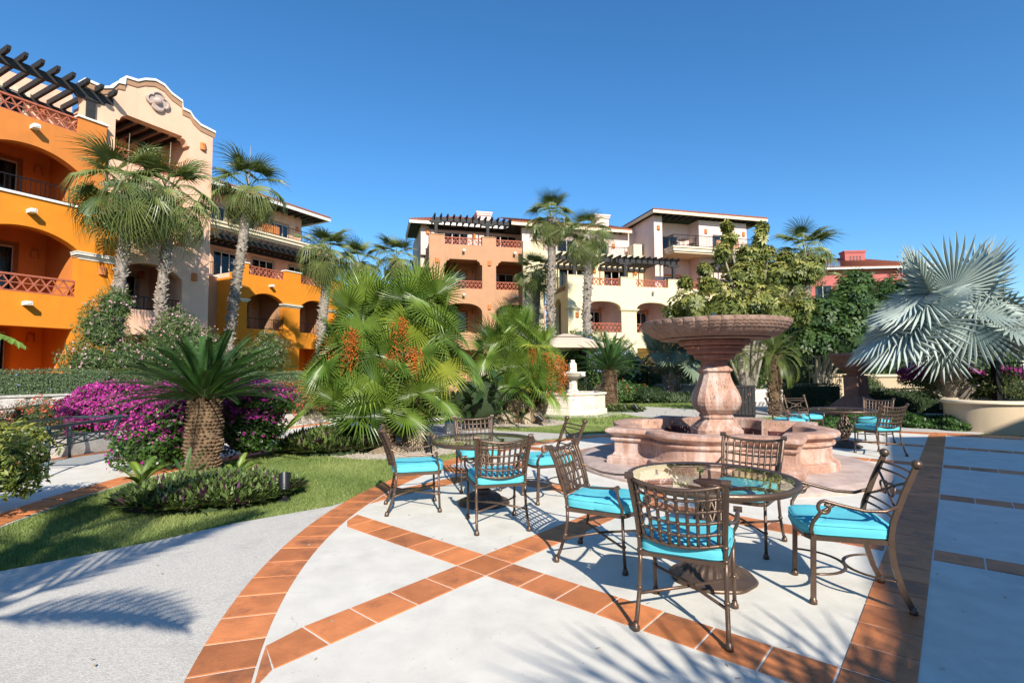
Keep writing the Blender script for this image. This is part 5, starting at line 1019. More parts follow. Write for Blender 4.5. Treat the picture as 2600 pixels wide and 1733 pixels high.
# fan palm clumps with orange fruit
CL = [fan_mesh('fan_leaf', M['fan_bright'], 38, .76, sp, .66, .36, d, .022, t, c, 20 + k, .009, side=.78, wid=.62) for k, (sp, d, t, c) in enumerate(((140, .05, -14, .06), (152, .10, 72, .0), (160, .08, 50, -.04), (134, .16, -8, .10)))]
CLY = fan_mesh('fan_leaf', M['fan_yellow'], 42, .72, 130, .6, .38, .2, .022, 60, .05, 31, .010, side=.72); CLD = fan_mesh('fan_leaf', M['dry_leaf'], 26, .7, 70, .25, .4, .5, .03, 10, .3, 33, .010)
def bunch_mesh(seed):
    rg = np.random.default_rng(seed); V = []; F = []; Rn = []; q = MB(); q.tube([(0, 0, 0), (.12, 0, .03), (.22, 0, -.06), (.27, 0, -.3)], [.012, .01, .008, .005], 5)
    octa = np.array([(1, 0, 0), (-1, 0, 0), (0, 1, 0), (0, -1, 0), (0, 0, 1), (0, 0, -1)]); of = np.array([(0, 2, 4), (2, 1, 4), (1, 3, 4), (3, 0, 4), (2, 0, 5), (1, 2, 5), (3, 1, 5), (0, 3, 5)]); n0 = 0
    for k in range(40):
        f = rg.uniform(.45, 1); s = np.array([.27 * f + rg.normal(0, .045), rg.normal(0, .05), -.25 * f * f]); d = np.array([rg.normal(.0, .035), rg.normal(0, .035), 0]); L = rg.uniform(.25, .62)
        for j in range(15):
            t = (j + rg.random()) / 15; p = s + d * t + np.array([0, 0, -L * t]) + rg.normal(0, .012, 3); r = rg.uniform(.007, .013); V.append(octa * r + p); F.append(of + n0); n0 += 6; Rn += [rg.random()] * 8
    return np_mesh('fruit_bunch', np.concatenate(V), np.concatenate(F), Rn, M['fruit'])
BUN = [bunch_mesh(1), bunch_mesh(2)]
def palm_clump(label, base, stems, bunches, sc=1.0, seed=3):
    rg = random.Random(seed); o = empty('palm_clump', base, 0, label, 'palm', 'clumping fan palms')
    for (dx, dy, h, n, lo, hi, ly) in stems:
        path = [(dx * .55, dy * .55, -.05), (dx * .72 + rg.uniform(-.05, .05), dy * .7, h * .4), (dx * .9, dy * .9, h * .75), (dx, dy, h)]; q = MB(); q.tube(path, [.085, .07, .06, .065], 9); q.build('stem', M['thatch'], o, smooth=True)
        spikes(o, 'stem_fibre', path, [.085, .07, .06, .065], int(60 * max(.6, h)), .07, M['thatch'], .7, .35)
        for k in range(n):
            f = (k + .5) / n; el = hi + (lo - hi) * f + rg.uniform(-10, 10); me = rg.choice((CL[0], CL[3])) if el > 38 else CL[1] if el > 5 else CL[2]
            if rg.random() < ly: me = CLY
            link('leaf', me, o, None, leaf_mw(Vector((dx, dy, h + .05 - .15 * f)), k * 2.39996 + rg.uniform(-.3, .3), R(el), rg.uniform(-.5, .5), sc * rg.uniform(.8, 1.1)))
        for k in range(3): link('dead_leaf', CLD, o, None, leaf_mw(Vector((dx, dy, h - .15)), rg.uniform(0, 6.28), R(rg.uniform(-88, -65)), 0, sc * rg.uniform(.7, 1)))
    for (x, y, z, az, s_) in bunches:
        tag(link('fruit_bunch', rg.choice(BUN), o, None, Matrix.Translation((x, y, z)) @ Matrix.Rotation(az, 4, 'Z') @ Matrix.Scale(s_, 4)), kind='stuff')
    return o
palm_clump('large clump of bright green fan palms with hanging orange fruit, left of the tables', (-2.4, 10.8, 0),
           [(-.75, .1, 2.45, 20, -20, 85, .03), (.38, .2, 2.62, 22, -20, 85, .04), (-1.0, -.2, 1.55, 13, -8, 75, .04), (.75, .0, 1.75, 14, -12, 80, .10), (-.15, -.45, 1.35, 12, -5, 80, .08), (-1.05, -.75, .62, 8, 18, 75, .05), (.6, -.65, .75, 9, 15, 80, .1), (.0, -.85, .5, 8, 25, 85, .2), (-.35, .5, 2.1, 12, -10, 70, .03), (.2, .6, 1.6, 10, -10, 70, .0), (-.55, -.95, .3, 6, 30, 80, .1)],
           [(-.95, -.45, 2.45, R(195), 1.3), (-.75, -.62, 2.5, R(280), 1.35), (.25, -.45, 2.72, R(262), 1.5), (.12, -.62, 2.05, R(230), 1.2), (.42, -.58, 2.1, R(290), 1.35), (-1.35, -.3, 1.4, R(200), .9)])
palm_clump('smaller clump of fan palms with orange fruit beside the white fountain', (.15, 15.7, 0),
           [(-.1, .1, 2.45, 17, -15, 85, .04), (-.6, .0, 1.85, 12, -10, 70, .05), (.55, .0, 1.9, 13, -10, 75, .08), (-.05, -.4, 1.2, 10, 0, 75, .1), (.45, -.5, .7, 9, 15, 80, .15), (-.35, -.5, .75, 8, 15, 75, .1), (.1, .5, 2.1, 10, -20, 70, .0), (.7, .2, 1.1, 8, 0, 60, .05)],
           [(1.0, -.35, 2.15, R(-40), 1.9), (.8, -.5, 2.2, R(-70), 1.7), (.45, -.55, 2.3, R(-90), 1.2), (-.9, -.3, 1.7, R(200), .9)], 1.02, 5)
# silver Bismarck palms
BI = [fan_mesh('silver_leaf', M['bismarck'], 36, 1.38, sp, 1.4, .42, .03, .065, t, c, 40 + k, .035, side=.72, wid=.78) for k, (sp, t, c) in enumerate(((135, -6, .08), (145, 84, .04), (150, 58, -.04)))]
BI2 = [fan_mesh('silver_leaf', M['bismarck_far'], 36, 1.1, sp, 1.2, .56, .03, .06, t, c, 50 + k, .035, side=.78, wid=.85) for k, (sp, t, c) in enumerate(((130, -6, .10), (140, 80, .05), (150, 58, -.04)))]
def bismarck(label, base, h, leaves, tm, sc=1.0):
    o = empty('silver_palm', base, 0, label, 'palm', 'silver fan palms'); q = MB(); path = [(0, 0, -.1), (0, 0, h * .5), (0, 0, h)]; q.tube(path, [.32 * sc, .28 * sc, .3 * sc], 12); q.build('trunk', M['boots_pale'], o, smooth=True); spikes(o, 'leaf_bases', path, [.32 * sc, .28 * sc, .3 * sc], 90, .26 * sc, M['boots_pale'], .9, .4)
    for (az, el, roll, v, s_) in leaves: link('leaf', tm[0 if el > 52 else 1 if el > 16 else 2], o, None, leaf_mw(Vector((0, 0, h)), R(az), R(el), R(roll), s_ * sc))
bismarck('large silver blue fan palm rising behind the curved planter at right', (12.3, 14.35, .5), 1.8,
         [(85, 66, -20, 0, 1.1), (10, 70, 10, 1, 1.1), (150, 66, 0, 1, 1.1), (115, 46, -15, 1, 1.1), (265, 66, 0, 1, 1.15), (95, 12, -25, 1, 1.0), (160, 18, 15, 2, .95), (205, 14, 0, 2, 1.0), (235, 34, 10, 1, .95), (268, 42, 20, 0, 1.1), (290, 60, 0, 0, 1.05), (320, 40, 0, 1, 1.0), (40, 44, 0, 1, 1.0), (0, 30, 0, 1, .95), (250, 5, 10, 2, .95), (130, -8, -10, 1, .8), (180, 48, 0, 1, .9), (75, 35, 10, 0, .9), (100, 30, -10, 1, 1.05), (88, 50, -10, 1, 1.05), (60, 22, 0, 1, 1.0), (100, 8, 0, 1, 1.1), (78, 14, 0, 1, 1.1), (285, 18, 0, 1, 1.1), (262, 26, 0, 1, 1.1), (300, 36, 0, 1, 1.1), (118, 22, 0, 1, 1.05)], BI)
bismarck('dark silver fan palm with pale leaf stalks behind the fountain', (7.85, 25.2, 0), 1.35,
         [(k * 137.5, e, 0, 0 if e > 45 else 1, random.uniform(.9, 1.1)) for k, e in enumerate((82, 76, 70, 66, 62, 58, 56, 54, 60, 48, 40, 30, 22, 15, 64, 72))], BI2, 1.12)
bismarck('pale fan palm far behind beside the small round planter', (15.8, 30.5, 0), 1.2, [(k * 137.5, e, 0, 1, .8) for k, e in enumerate((75, 60, 50, 40, 30, 25, 18, 12))], BI2, .9)
# cycads
CY = [frond_mesh('cycad_frond', M['cycad'], 1.42, 84, .165, .0075, bd, 32, .10, .10, 58, 60 + k) for k, bd in enumerate((24, 32, 42))]
CYY = frond_mesh('cycad_frond', M['fan_bright'], .55, 34, .11, .010, 40, 30, .1, .15, 60, 66)
def cycad(label, base, h, r, n, sc, lo=8, hi=80):
    o = empty('cycad', base, 0, label, 'cycad', 'sago cycads'); path = [(0, 0, -.05), (0, 0, h * .3), (0.01, 0, h * .6), (0, 0, h * .9), (0, 0, h)]; rads = [r * .85, r, r * .98, r * .92, r * .8]; q = MB(); q.tube(path, [x * .9 for x in rads], 16); q.build('trunk', M['cycad_bark'], o, smooth=True)
    V = []; F = []
    rows = int(h / .052)
    for j in range(rows):
        z = h * (j + .5) / rows; rr = np.interp(z, [0, h * .3, h * .6, h * .9, h], rads) * (1 + .05 * math.sin(j * 1.05)); m = int(2 * math.pi * rr / .062)
        for k in range(m):
            a = 2 * math.pi * (k + .5 * (j % 2) + random.uniform(-.2, .2)) / m; o_ = Vector((math.cos(a), math.sin(a), 0)); t = Vector((-math.sin(a), math.cos(a), 0)); c = o_ * rr * .9 + Vector((0, 0, z)); s = .062 * random.uniform(.8, 1.2) * r / .27; n0 = len(V)
            V += [c - t * s * .5, c + t * s * .5, c + Vector((0, 0, s * .6)) + t * 0, c + o_ * s * random.uniform(.7, 1.05) + Vector((0, 0, s * random.uniform(.1, .75))), c - Vector((0, 0, s * .4))]; F += [(n0, n0 + 3, n0 + 2), (n0 + 3, n0 + 1, n0 + 2), (n0, n0 + 4, n0 + 3), (n0 + 4, n0 + 1, n0 + 3)]
    me = bpy.data.meshes.new('trunk_scales'); me.from_pydata([tuple(v) for v in V], [], F); me.materials.append(M['cycad_bark']); tag(link('trunk_scales', me, o), kind='stuff')
    spikes(o, 'crown_fibre', [(0, 0, h * .93), (0, 0, h + .1)], [r * .9, r * .5], 120, .1 * r / .27, M['thatch'], .9, .3)
    for k in range(n):
        f = (k + .5) / n; el = hi + (lo - hi) * f ** .85 + random.uniform(-5, 5); link('frond', CY[0 if el > 55 else 1 if el > 25 else 2], o, None, leaf_mw(Vector((0, 0, h)), k * 2.39996 + random.uniform(-.12, .12), R(el), random.uniform(-.2, .2), sc * random.uniform(.9, 1.08)))
    return o
cycad('large sago cycad with a thick scaly trunk in front of the bougainvillea', (-4.75, 7.95, -.02), 1.12, .25, 88, .98, 12, 68)
cycad('sago cycad with a ringed trunk right of the white fountain', (3.85, 20.2, -.02), 1.55, .28, 60, 1.12, 8, 82)
for k, (x, y, s_) in enumerate(((-4.25, 6.75, 1.0), (-4.95, 6.9, .9), (-3.9, 7.35, .8))):
    o = empty('cycad_pup', (x, y, 0), 0, ('small feathery cycad pup at the left of the purple-leaved bed', 'yellowish cycad pup at the foot of the big cycad trunk', 'cycad pup right of the big cycad trunk')[k if k else 0] if k != 1 else 'yellowish cycad pup behind the left of the purple-leaved bed', 'cycad', 'cycad pups')
    for j in range(9): link('frond', CYY if k else CY[1], o, None, leaf_mw(Vector((0, 0, .05)), j * 2.4, R(random.uniform(30, 80)), 0, (.9 if k else .38) * s_))
# pygmy date palms
PH = [frond_mesh('date_frond', M['phoenix'], 1.5, 60, .24, .009, bd, 20, .35, .08, 60, 70 + k, .008) for k, bd in enumerate((60, 85, 110))]
def date_palm(label, base, top, r, n, sc, bm='thatch', lo=-25, rough=True):
    o = empty('date_palm', base, 0, label, 'palm', 'pygmy date palms'); tp = Vector(top) - Vector(base); path = [Vector((0, 0, -.05)), tp * .35, tp * .7, tp]; rads = [r * .8, r * .85, r * 1.15, r * 1.2]; q = MB(); q.tube(path, rads, 10); q.build('trunk', M[bm], o, smooth=True); spikes(o, 'leaf_bases', path, rads, 260, r * .5, M['thatch'], .6, .35)
    for k in range(n): f = (k + .5) / n; el = 80 + (lo - 80) * f + random.uniform(-6, 6); link('frond', PH[0 if el > 45 else 1 if el > 10 else 2], o, None, leaf_mw(tp, k * 2.39996, R(el), random.uniform(-.2, .2), sc * random.uniform(.85, 1.1)))
date_palm('feathery date palm with a shaggy trunk right of the fountain', (8.95, 17.6, 0), (9.0, 17.6, 2.05), .22, 40, 1.0)
date_palm('slim feathery date palm with a ringed trunk behind the fountain', (8.35, 18.4, 0), (8.15, 18.4, 2.2), .11, 24, .85, 'boots_pale')
# palms standing behind the camera whose shadows fall on the paving
PHS = [frond_mesh('date_frond', M['phoenix'], 1.7, 17, .52, .045, bd, 15, .08, .14, 46, 90 + k, .012) for k, bd in enumerate((20, 30, 40))]
PH0 = PH; PH = PHS
date_palm('feather palm behind the camera that shades the lower left path', (-2.35, -.85, 0), (-2.3, -.85, 2.75), .12, 11, 1.0, lo=0)
date_palm('feather palm behind the camera that dapples the near lawn', (-2.55, -2.0, 0), (-2.5, -2.0, 4.5), .14, 9, .9, lo=10)
PH = PH0
BI3 = [fan_mesh('silver_leaf', M['bismarck'], 20, 1.45, 110, 1.2, .10, .02, .05, t, .05, 95 + k, .03, side=.8, wid=.42) for k, t in enumerate((0, 20, 20))]
bismarck('fan palm behind the camera that shades the near paving', (3.1, -2.95, 0), 2.75, [(60, 25, 0, 1, .8), (35, 10, 0, 0, .85), (85, 35, 0, 1, .8), (10, 20, 0, 0, .75), (120, 30, 0, 1, .8), (60, -5, 0, 0, .75), (180, 30, 0, 1, .8), (240, 30, 0, 1, .8), (300, 30, 0, 1, .8)], BI3)
# ---------------- leaf clouds
def leaves(P, Nn, size, aspect=.5, spread=.8, upb=0.0, dirn=None):
    n = len(P); N2 = Nn + RNG.normal(0, spread, (n, 3)); N2[:, 2] += upb; N2 /= np.linalg.norm(N2, axis=1, keepdims=True) + 1e-9
    t = RNG.normal(0, 1, (n, 3)) if dirn is None else dirn + RNG.normal(0, .35, (n, 3)); t -= N2 * (t * N2).sum(1, keepdims=True); t /= np.linalg.norm(t, axis=1, keepdims=True) + 1e-9; b = np.cross(N2, t)
    s = size * RNG.uniform(.6, 1.15, n)[:, None]
    V = np.stack([P - t * s * .5, P + b * s * aspect * .5 - N2 * s * .06, P + t * s * .5 - N2 * s * .1, P - b * s * aspect * .5 - N2 * s * .06], 1)
    return V.reshape(-1, 3), np.arange(n * 4).reshape(-1, 4)
def ell(c, r, n, zmin=-.6, lump=.14, depth=.2, seed=1):
    d = RNG.normal(0, 1, (n * 2, 3)); d /= np.linalg.norm(d, axis=1, keepdims=True); d = d[d[:, 2] > zmin][:n]
    f = 1 + lump * (np.sin(d[:, 0] * 7 + seed) * np.cos(d[:, 1] * 6 + seed * 2) + .6 * np.sin(d[:, 2] * 9 + d[:, 0] * 5 + seed * 3)); f *= 1 - depth * RNG.random(len(d)) ** 2
    r = np.array(r); P = np.array(c) + d * r * f[:, None]; N_ = d / r; N_ /= np.linalg.norm(N_, axis=1, keepdims=True); return P, N_
def rbox(s0, s1, y0, y1, z0, z1, n, jit=.05, rnd=.12):
    A = np.array([(s1 - s0) * (y1 - y0), (s1 - s0) * (z1 - z0), (s1 - s0) * (z1 - z0) * .25, (y1 - y0) * (z1 - z0), (y1 - y0) * (z1 - z0)]); k = RNG.choice(5, n, p=A / A.sum()); u = RNG.random(n); v = RNG.random(n); P = np.zeros((n, 3)); N_ = np.zeros((n, 3))
    X = s0 + (s1 - s0) * u; Yy = y0 + (y1 - y0) * np.where(k == 0, v, u); Z = z0 + (z1 - z0) * v
    for q_, (px, py, pz, nn) in enumerate(((X, Yy, np.full(n, z1), (0, 0, 1)), (X, np.full(n, y0), Z, (0, -1, 0)), (X, np.full(n, y1), Z, (0, 1, 0)), (np.full(n, s0), Yy, Z, (-1, 0, 0)), (np.full(n, s1), Yy, Z, (1, 0, 0)))):
        m_ = k == q_; P[m_] = np.stack([px, py, pz], -1)[m_]; N_[m_] = nn
    bump = .6 * np.sin(P[:, 0] * 5.1 + P[:, 2] * 4) * np.sin(P[:, 1] * 4.3 + P[:, 0] * 1.7) + RNG.normal(0, .5, n); P += N_ * (bump * jit)[:, None]
    c = np.array([(s0 + s1) / 2, (y0 + y1) / 2, z1]); top = np.clip((P[:, 2] - (z1 - rnd)) / rnd, 0, 1)[:, None]; P[:, 1:2] -= (P[:, 1:2] - c[1]) * .12 * top * (N_[:, 1:2] != 0)
    return P, N_
def foliage(par, name, PN, size, m, aspect=.5, spread=.8, upb=0., rfn=None, dirn=None):
    P, N_ = PN; V, F = leaves(P, N_, size, aspect, spread, upb, dirn); r = np.clip(RNG.normal(.5, .22, len(P)), 0, 1) if rfn is None else np.clip(rfn(P) + RNG.normal(0, .18, len(P)), 0, 1)
    return tag(link(name, np_mesh(name, V, F, r, M[m]), par), kind='stuff')
CORE = mat('dark_core', (.03, .05, .018), .95, var=.3); HCORE = mat('hedge_inner', (.075, .11, .05), .95, var=.4, scale=20, bump=.6)  # dark solid cores added inside the leaf masses to block light through them
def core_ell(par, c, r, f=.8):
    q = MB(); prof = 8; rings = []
    q.ball((0, 0, 0), 1, 16, 10); q.v = [(c[0] + x * r[0] * f, c[1] + y * r[1] * f, c[2] + z * r[2] * f) for x, y, z in q.v]; return q.build('opaque_core', CORE, par, smooth=True)
def hedge(label, loc, rz, s0, s1, y0, y1, z0, z1, m='hedge', size=.055, dens=900, cat='hedge', flowers=None, group='clipped hedges'):
    o = empty('clipped_hedge', loc, rz, label, cat, group); A = (s1 - s0) * (y1 - y0) + 1.6 * (s1 - s0) * (z1 - z0) + 2 * (y1 - y0) * (z1 - z0)
    foliage(o, 'foliage', rbox(s0, s1, y0, y1, z0, z1, int(A * dens)), size, m, .5, .7, .2); q = MB(); q.box(s0 + .06, s1 - .06, y0 + .06, y1 - .06, z0, z1 - .07); q.build('opaque_core', CORE if m == 'dark_fern' else HCORE, o)
    if flowers: foliage(o, 'blossom', rbox(s0, s1, y0 - .02, y1, z0, z1 + .02, int(A * flowers[1])), .05, flowers[0], .9, .6)
    return o
def bush(label, c, lobes, m, size, dens=700, cat='bush', name='shrub', aspect=.45, flowers=None, group=None, spread=.9, stems=0, core=.78, zmin=-.75, lump=.14, depth=.25, tips=None):
    o = empty(name, c, 0, label, cat, group); PP = []; NN = []
    for k, (dx, dy, dz, rx, ry, rz) in enumerate(lobes):
        A = 4 * math.pi * ((rx * ry) ** 1.6 / 3 + (rx * rz) ** 1.6 / 3 + (ry * rz) ** 1.6 / 3) ** (1 / 1.6); P, N_ = ell((dx, dy, dz), (rx, ry, rz), int(A * dens), zmin, lump, depth, k + 1)
        ins = np.zeros(len(P), bool)
        for j, (ex, ey, ez, sx, sy, sz) in enumerate(lobes):
            if j != k: ins |= (((P - np.array((ex, ey, ez))) / np.array((sx, sy, sz))) ** 2).sum(1) < .55
        ins |= P[:, 2] + c[2] < .0
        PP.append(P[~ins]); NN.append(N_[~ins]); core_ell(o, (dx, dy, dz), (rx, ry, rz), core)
    P = np.concatenate(PP); N_ = np.concatenate(NN); foliage(o, 'foliage', (P, N_), size, m, aspect, spread, .15)
    if tips:
        k = RNG.random(len(P)) < tips[1] * np.clip((N_[:, 2] + .2), 0, 1); foliage(o, 'young_leaves', (P[k] + N_[k] * size * .4, N_[k]), size * .9, tips[0], aspect, spread)
    if flowers:
        fm, fr, fs, fz = flowers; k = (RNG.random(len(P)) < fr * np.clip((N_[:, 2] - fz) * 1.6, 0.02, 1)); Q = P[k] + N_[k] * size * .35; rep = 3; Q = np.repeat(Q, rep, 0) + RNG.normal(0, fs * .55, (len(Q) * rep, 3)); foliage(o, 'blossom', (Q, np.repeat(N_[k], rep, 0)), fs, fm, .85, .7)
    for k in range(stems):
        a = k * 6.283 / stems + .4; q = MB(); lo = lobes[k % len(lobes)]; q.tube([(.06 * math.cos(a), .06 * math.sin(a), -.03), (lo[0] * .5 + .1 * math.cos(a), lo[1] * .5 + .1 * math.sin(a), lo[2] * .45), (lo[0] + lo[3] * .3 * math.cos(a), lo[1] + lo[4] * .3 * math.sin(a), lo[2])], [.022, .016, .008], 6); q.build('stem', M['bark'], o)
    return o
# hedges at the left
hedge('grey green clipped hedge on top of the stone retaining wall at far left', (-13.6, 12.4, 0), A1, -3, 3.3, .02, .75, .98, 1.63, 'hedge', .05, 1100, flowers=('blue_bloom', 5))
hedge('olive clipped hedge between two grey green hedges before the oleander', (-13.6, 12.4, 0), A1, 3.4, 4.9, .05, .75, .98, 1.66, 'hedge_olive', .055, 900)
hedge('grey green clipped hedge behind the left part of the big cycad', (-13.6, 12.4, 0), A1, 5.0, 8.0, .05, .8, .9, 1.6, 'hedge', .05, 1000)
hedge('grey green clipped hedge behind the red flowered bush', (-9.6, 19.0, 0), A1, -2.5, 3.5, 0, 1.4, .2, 1.55, 'hedge', .06, 700, flowers=('pink_bloom', 6))
# bougainvillea
BO = 'magenta bougainvillea bushes'
bush('long magenta bougainvillea hedge behind the teal table', (-9.0, 12.9, 0), [(-.75, -.35, .58, 1.0, .8, .72), (.55, .35, .6, 1.0, .8, .74), (1.5, 1.0, .6, .9, .8, .74)], 'boug_leaf', .075, 520, 'bougainvillea', 'bougainvillea', .7, ('bract', .95, .062, -.75), BO)
bush('bougainvillea bush with a leafy green base left of the big cycad trunk', (-5.78, 8.35, 0), [(0, 0, .38, .60, .5, .46), (.18, .15, .72, .48, .42, .34), (.35, .35, .85, .35, .35, .3)], 'boug_leaf', .07, 800, 'bougainvillea', 'bougainvillea', .7, ('bract', .55, .055, .28), BO)
bush('bougainvillea bush in half shade right of the big cycad trunk', (-4.75, 9.35, 0), [(0, 0, .55, .60, .5, .6), (.1, .05, .98, .58, .5, .36), (-.3, .2, .9, .4, .4, .4)], 'boug_leaf', .07, 800, 'bougainvillea', 'bougainvillea', .7, ('bract', .65, .058, .1), BO)
# shrub at the left edge
bush('yellow green trimmed shrub with bare stems at the left edge', (-5.62, 5.55, 0), [(0, 0, .68, .62, .5, .34), (-.1, .05, .42, .5, .42, .34), (.28, -.1, .45, .36, .3, .3)], 'shrub', .085, 620, 'shrub', 'trimmed_shrub', .36, None, None, .9, 5, .5, depth=.5, tips=('shrub_tip', .8))
# oleanders
def oleander(label, c, lobes, fr=.035): bush(label, c, lobes, 'oleander', .19, 380, 'oleander', 'oleander', .16, ('pink_bloom', fr, .065, -.5), 'pink oleanders', .9, 4, .62, depth=.5, lump=.2)
oleander('tall pink oleander left of the twin fan palms', (-13.5, 16.4, .9), [(0, 0, .9, .85, .7, .9), (.15, .2, 2.1, .7, .65, .95), (.5, .3, 2.9, .5, .5, .6), (.9, .3, .9, .7, .6, .8)])
oleander('pink oleander behind the twin fan palms', (-12.6, 18.3, .9), [(0, 0, 1.2, 1.0, .8, 1.0), (.8, .2, 1.6, .9, .8, 1.0), (1.5, .4, 1.2, .8, .8, .9), (.3, .3, 2.2, .7, .6, .8)], .06)
oleander('pink oleander at the foot of the orange wing', (-13.2, 25.5, .6), [(0, 0, 1.4, 1.2, 1, 1.1), (.9, .3, 1.8, .9, .9, 1.2), (-1.2, .0, 1.0, 1.0, .9, .8)])
oleander('pink oleander at the base of the yellow building', (3.6, 28.3, .6), [(0, 0, 1.5, 1.0, .9, 1.4), (1.3, .2, 1.6, 1.0, .9, 1.5), (-1.2, .3, 1.2, 1, .9, 1.2)])
# red flowered bushes
for (l, c, lb) in (('red flowered bush against the stone wall at far left', (-11.6, 12.1, 0), [(-.5, -.6, .45, .8, .5, .5), (.3, .2, .5, .8, .6, .45)]), ('red flowered bush against the stone wall next to the bougainvillea hedge', (-10.6, 12.6, 0), [(0, 0, .5, .55, .5, .5)]), ('red flowered bush right of the bougainvillea', (-6.5, 15.4, 0), [(0, 0, .62, .85, .7, .7), (.6, .8, .55, .8, .7, .6)]), ('red flowered bush behind the large palm clump', (-4.6, 17.6, 0), [(0, 0, .55, 1.1, .7, .65), (1.1, .5, .5, .9, .7, .6)])):
    bush(l, c, lb, 'russelia', .16, 420, 'bush', 'red_flower_bush', .10, ('red_bloom', .16, .05, -.6), 'red flowered bushes', 1.0, 0, .7, depth=.5)
# strap leaved beds
def strap_bed(label, c, rx, ry, rz_, n, hgt, lean=.55):
    o = empty('ground_cover_bed', c, rz_, label, 'bed', 'purple leaved beds'); a = RNG.uniform(0, 6.283, n); r = np.sqrt(RNG.random(n)); X = rx * r * np.cos(a); Y = ry * r * np.sin(a); Z = hgt * (1 - .75 * r ** 3) * .55 * RNG.uniform(.7, 1.1, n)
    P = np.repeat(np.stack([X, Y, Z], -1), 7, 0); d = RNG.normal(0, 1, (len(P), 3)) * np.array([1, 1, .35]); d[:, 2] = np.abs(d[:, 2]) + .55; d /= np.linalg.norm(d, axis=1, keepdims=True); L = RNG.uniform(.12, .21, len(P))[:, None] * hgt / .3; w = .030 * hgt / .3
    s = np.cross(d, np.array([0, 0, 1.])); s /= np.linalg.norm(s, axis=1, keepdims=True) + 1e-9; m1 = P + d * L * .5; tip = P + d * L + np.array([0, 0, -.03])
    V = np.stack([P, m1 + s * w * .5 * 1.1, tip, m1 - s * w * .5 * 1.1], 1).reshape(-1, 3); rn = np.clip(RNG.normal(.55, .22, len(P)), 0, 1); k = RNG.random(len(P)) < .13; F = np.arange(len(V)).reshape(-1, 4)
    tag(link('strap_leaves', np_mesh('strap_leaves', V, F[~k], rn[~k], M['rhoeo']), o), kind='stuff'); tag(link('purple_leaves', np_mesh('purple_leaves', V, F[k], rn[k], M['rhoeo_purple']), o), kind='stuff')
    q = MB(); q.ball((0, 0, 0), 1, 20, 8); q.v = [(x * rx * .93, y * ry * .93, z * hgt * .42) for x, y, z in q.v]; q.build('bed_core', CORE, o, smooth=True)
strap_bed('bed of purple and green strap leaves at the foot of the big cycad', (-3.68, 6.42, 0), .98, .74, R(22), 1150, .33)
strap_bed('mound of purple and green strap leaves left of the large palm clump', (-3.55, 10.35, 0), .95, .85, 0, 900, .48)
strap_bed('small strap leaf bed at the foot of the far cycad', (4.2, 19.7, 0), .9, .5, 0, 260, .3)
# dark zamia between the palm clumps
ZF = [frond_mesh('zamia_frond', leaf_mat('zamia', (.008, .024, .006), (.035, .07, .016), .3, .1, spec=.6), 1.15, 22, .16, .05, bd, 15, .1, .25, 70, 80 + k, .009) for k, bd in enumerate((40, 75))]
zo = empty('dark_cycad_shrub', (-.95, 14.0, 0), 0, 'dark glossy feather-leaved shrub between the two palm clumps', 'shrub'); zo2 = core_ell(zo, (0, .2, .7), (.9, .7, .8), .75)
for k in range(72): link('frond', ZF[k % 2], zo, None, leaf_mw(Vector((random.uniform(-.75, .75), random.uniform(-.4, .4), random.uniform(.15, 1.15))), random.uniform(0, 6.28), R(random.uniform(5, 65)), random.uniform(-.4, .4), random.uniform(.6, .95)))
q = MB(); q.box(-.14, .14, -.12, .12, -.05, .26); rk = tag(q.build('boundary_stone', M['white_stone']), 'small pale cut stone beside the dark shrub', 'stone'); rk.location = (-1.55, 13.0, 0); rk.rotation_euler = (.1, 0, .4)
# climbing mass by the gazebo and back planting
bush('large flowering vine mound rising behind the gazebo', (5.2, 27.4, 0), [(0, 0, 1.6, 1.7, 1.1, 1.7), (-1.6, .4, 2.2, 1.4, 1.0, 1.5), (-3.0, .6, 2.0, 1.3, 1.0, 1.5), (1.2, .2, 1.2, 1.2, 1, 1.2)], 'vine', .13, 260, 'vine', 'flowering_vine', .5, ('blue_bloom', .025, .12, -.6), None, .9, 0, .8)
bush('round clipped box ball behind the white fountain', (3.05, 22.0, 0), [(0, 0, .6, .48, .48, .55)], 'shrub', .06, 800, 'bush', 'box_ball')
bush('leafy shrub below the vine mound right of the gazebo', (5.1, 24.6, 0), [(0, 0, .5, .8, .6, .6), (1.0, .4, .4, .8, .6, .5)], 'vine', .11, 380, 'bush', 'shrub', .55, ('red_bloom', .02, .06, -.5))
bush('dark shrub left of the pale-stalked silver palm', (6.5, 24.4, 0), [(0, 0, .35, .9, .5, .45)], 'dark_fern', .12, 380, 'bush', 'shrub', .4)
bush('low dark planting under the pale-stalked silver palm', (8.0, 24.6, 0), [(0, 0, .2, 1.2, .5, .35)], 'hedge', .09, 420, 'bush', 'shrub')
bush('purple flowering edging plants behind the fountain pedestal', (9.7, 25.2, 0), [(0, 0, .22, 1.0, .4, .34)], 'purple_bed', .08, 600, 'bed', 'purple_edging')
bush('dark leafy shrub between the silver palm and the date palms', (9.9, 24.2, 0), [(0, 0, 1.0, .9, .7, 1.1), (1.2, .6, 1.2, 1.0, .8, 1.3)], 'grape', .2, 150, 'shrub', 'shrub', .5)
hedge('long clipped hedge on the back garden wall', (1.5, 28.6, 0), R(-6), 2.2, 16.8, .05, 1.5, .8, 1.75, 'hedge', .09, 420)
hedge('dark clipped hedge left of the red stone urn', (10.5, 19.0, 0), R(-6), -.2, 1.6, 0, .9, 0, .98, 'dark_fern', .06, 700)
hedge('dark clipped hedge in front of the shaded beige wall', (13.0, 18.2, 0), R(-10), 0, 3.2, 0, .9, 0, .82, 'dark_fern', .06, 700)
bush('shrub standing right of the red stone urn', (13.35, 19.2, 0), [(0, 0, .6, .5, .45, .75)], 'hedge_olive', .08, 600, 'bush', 'shrub')
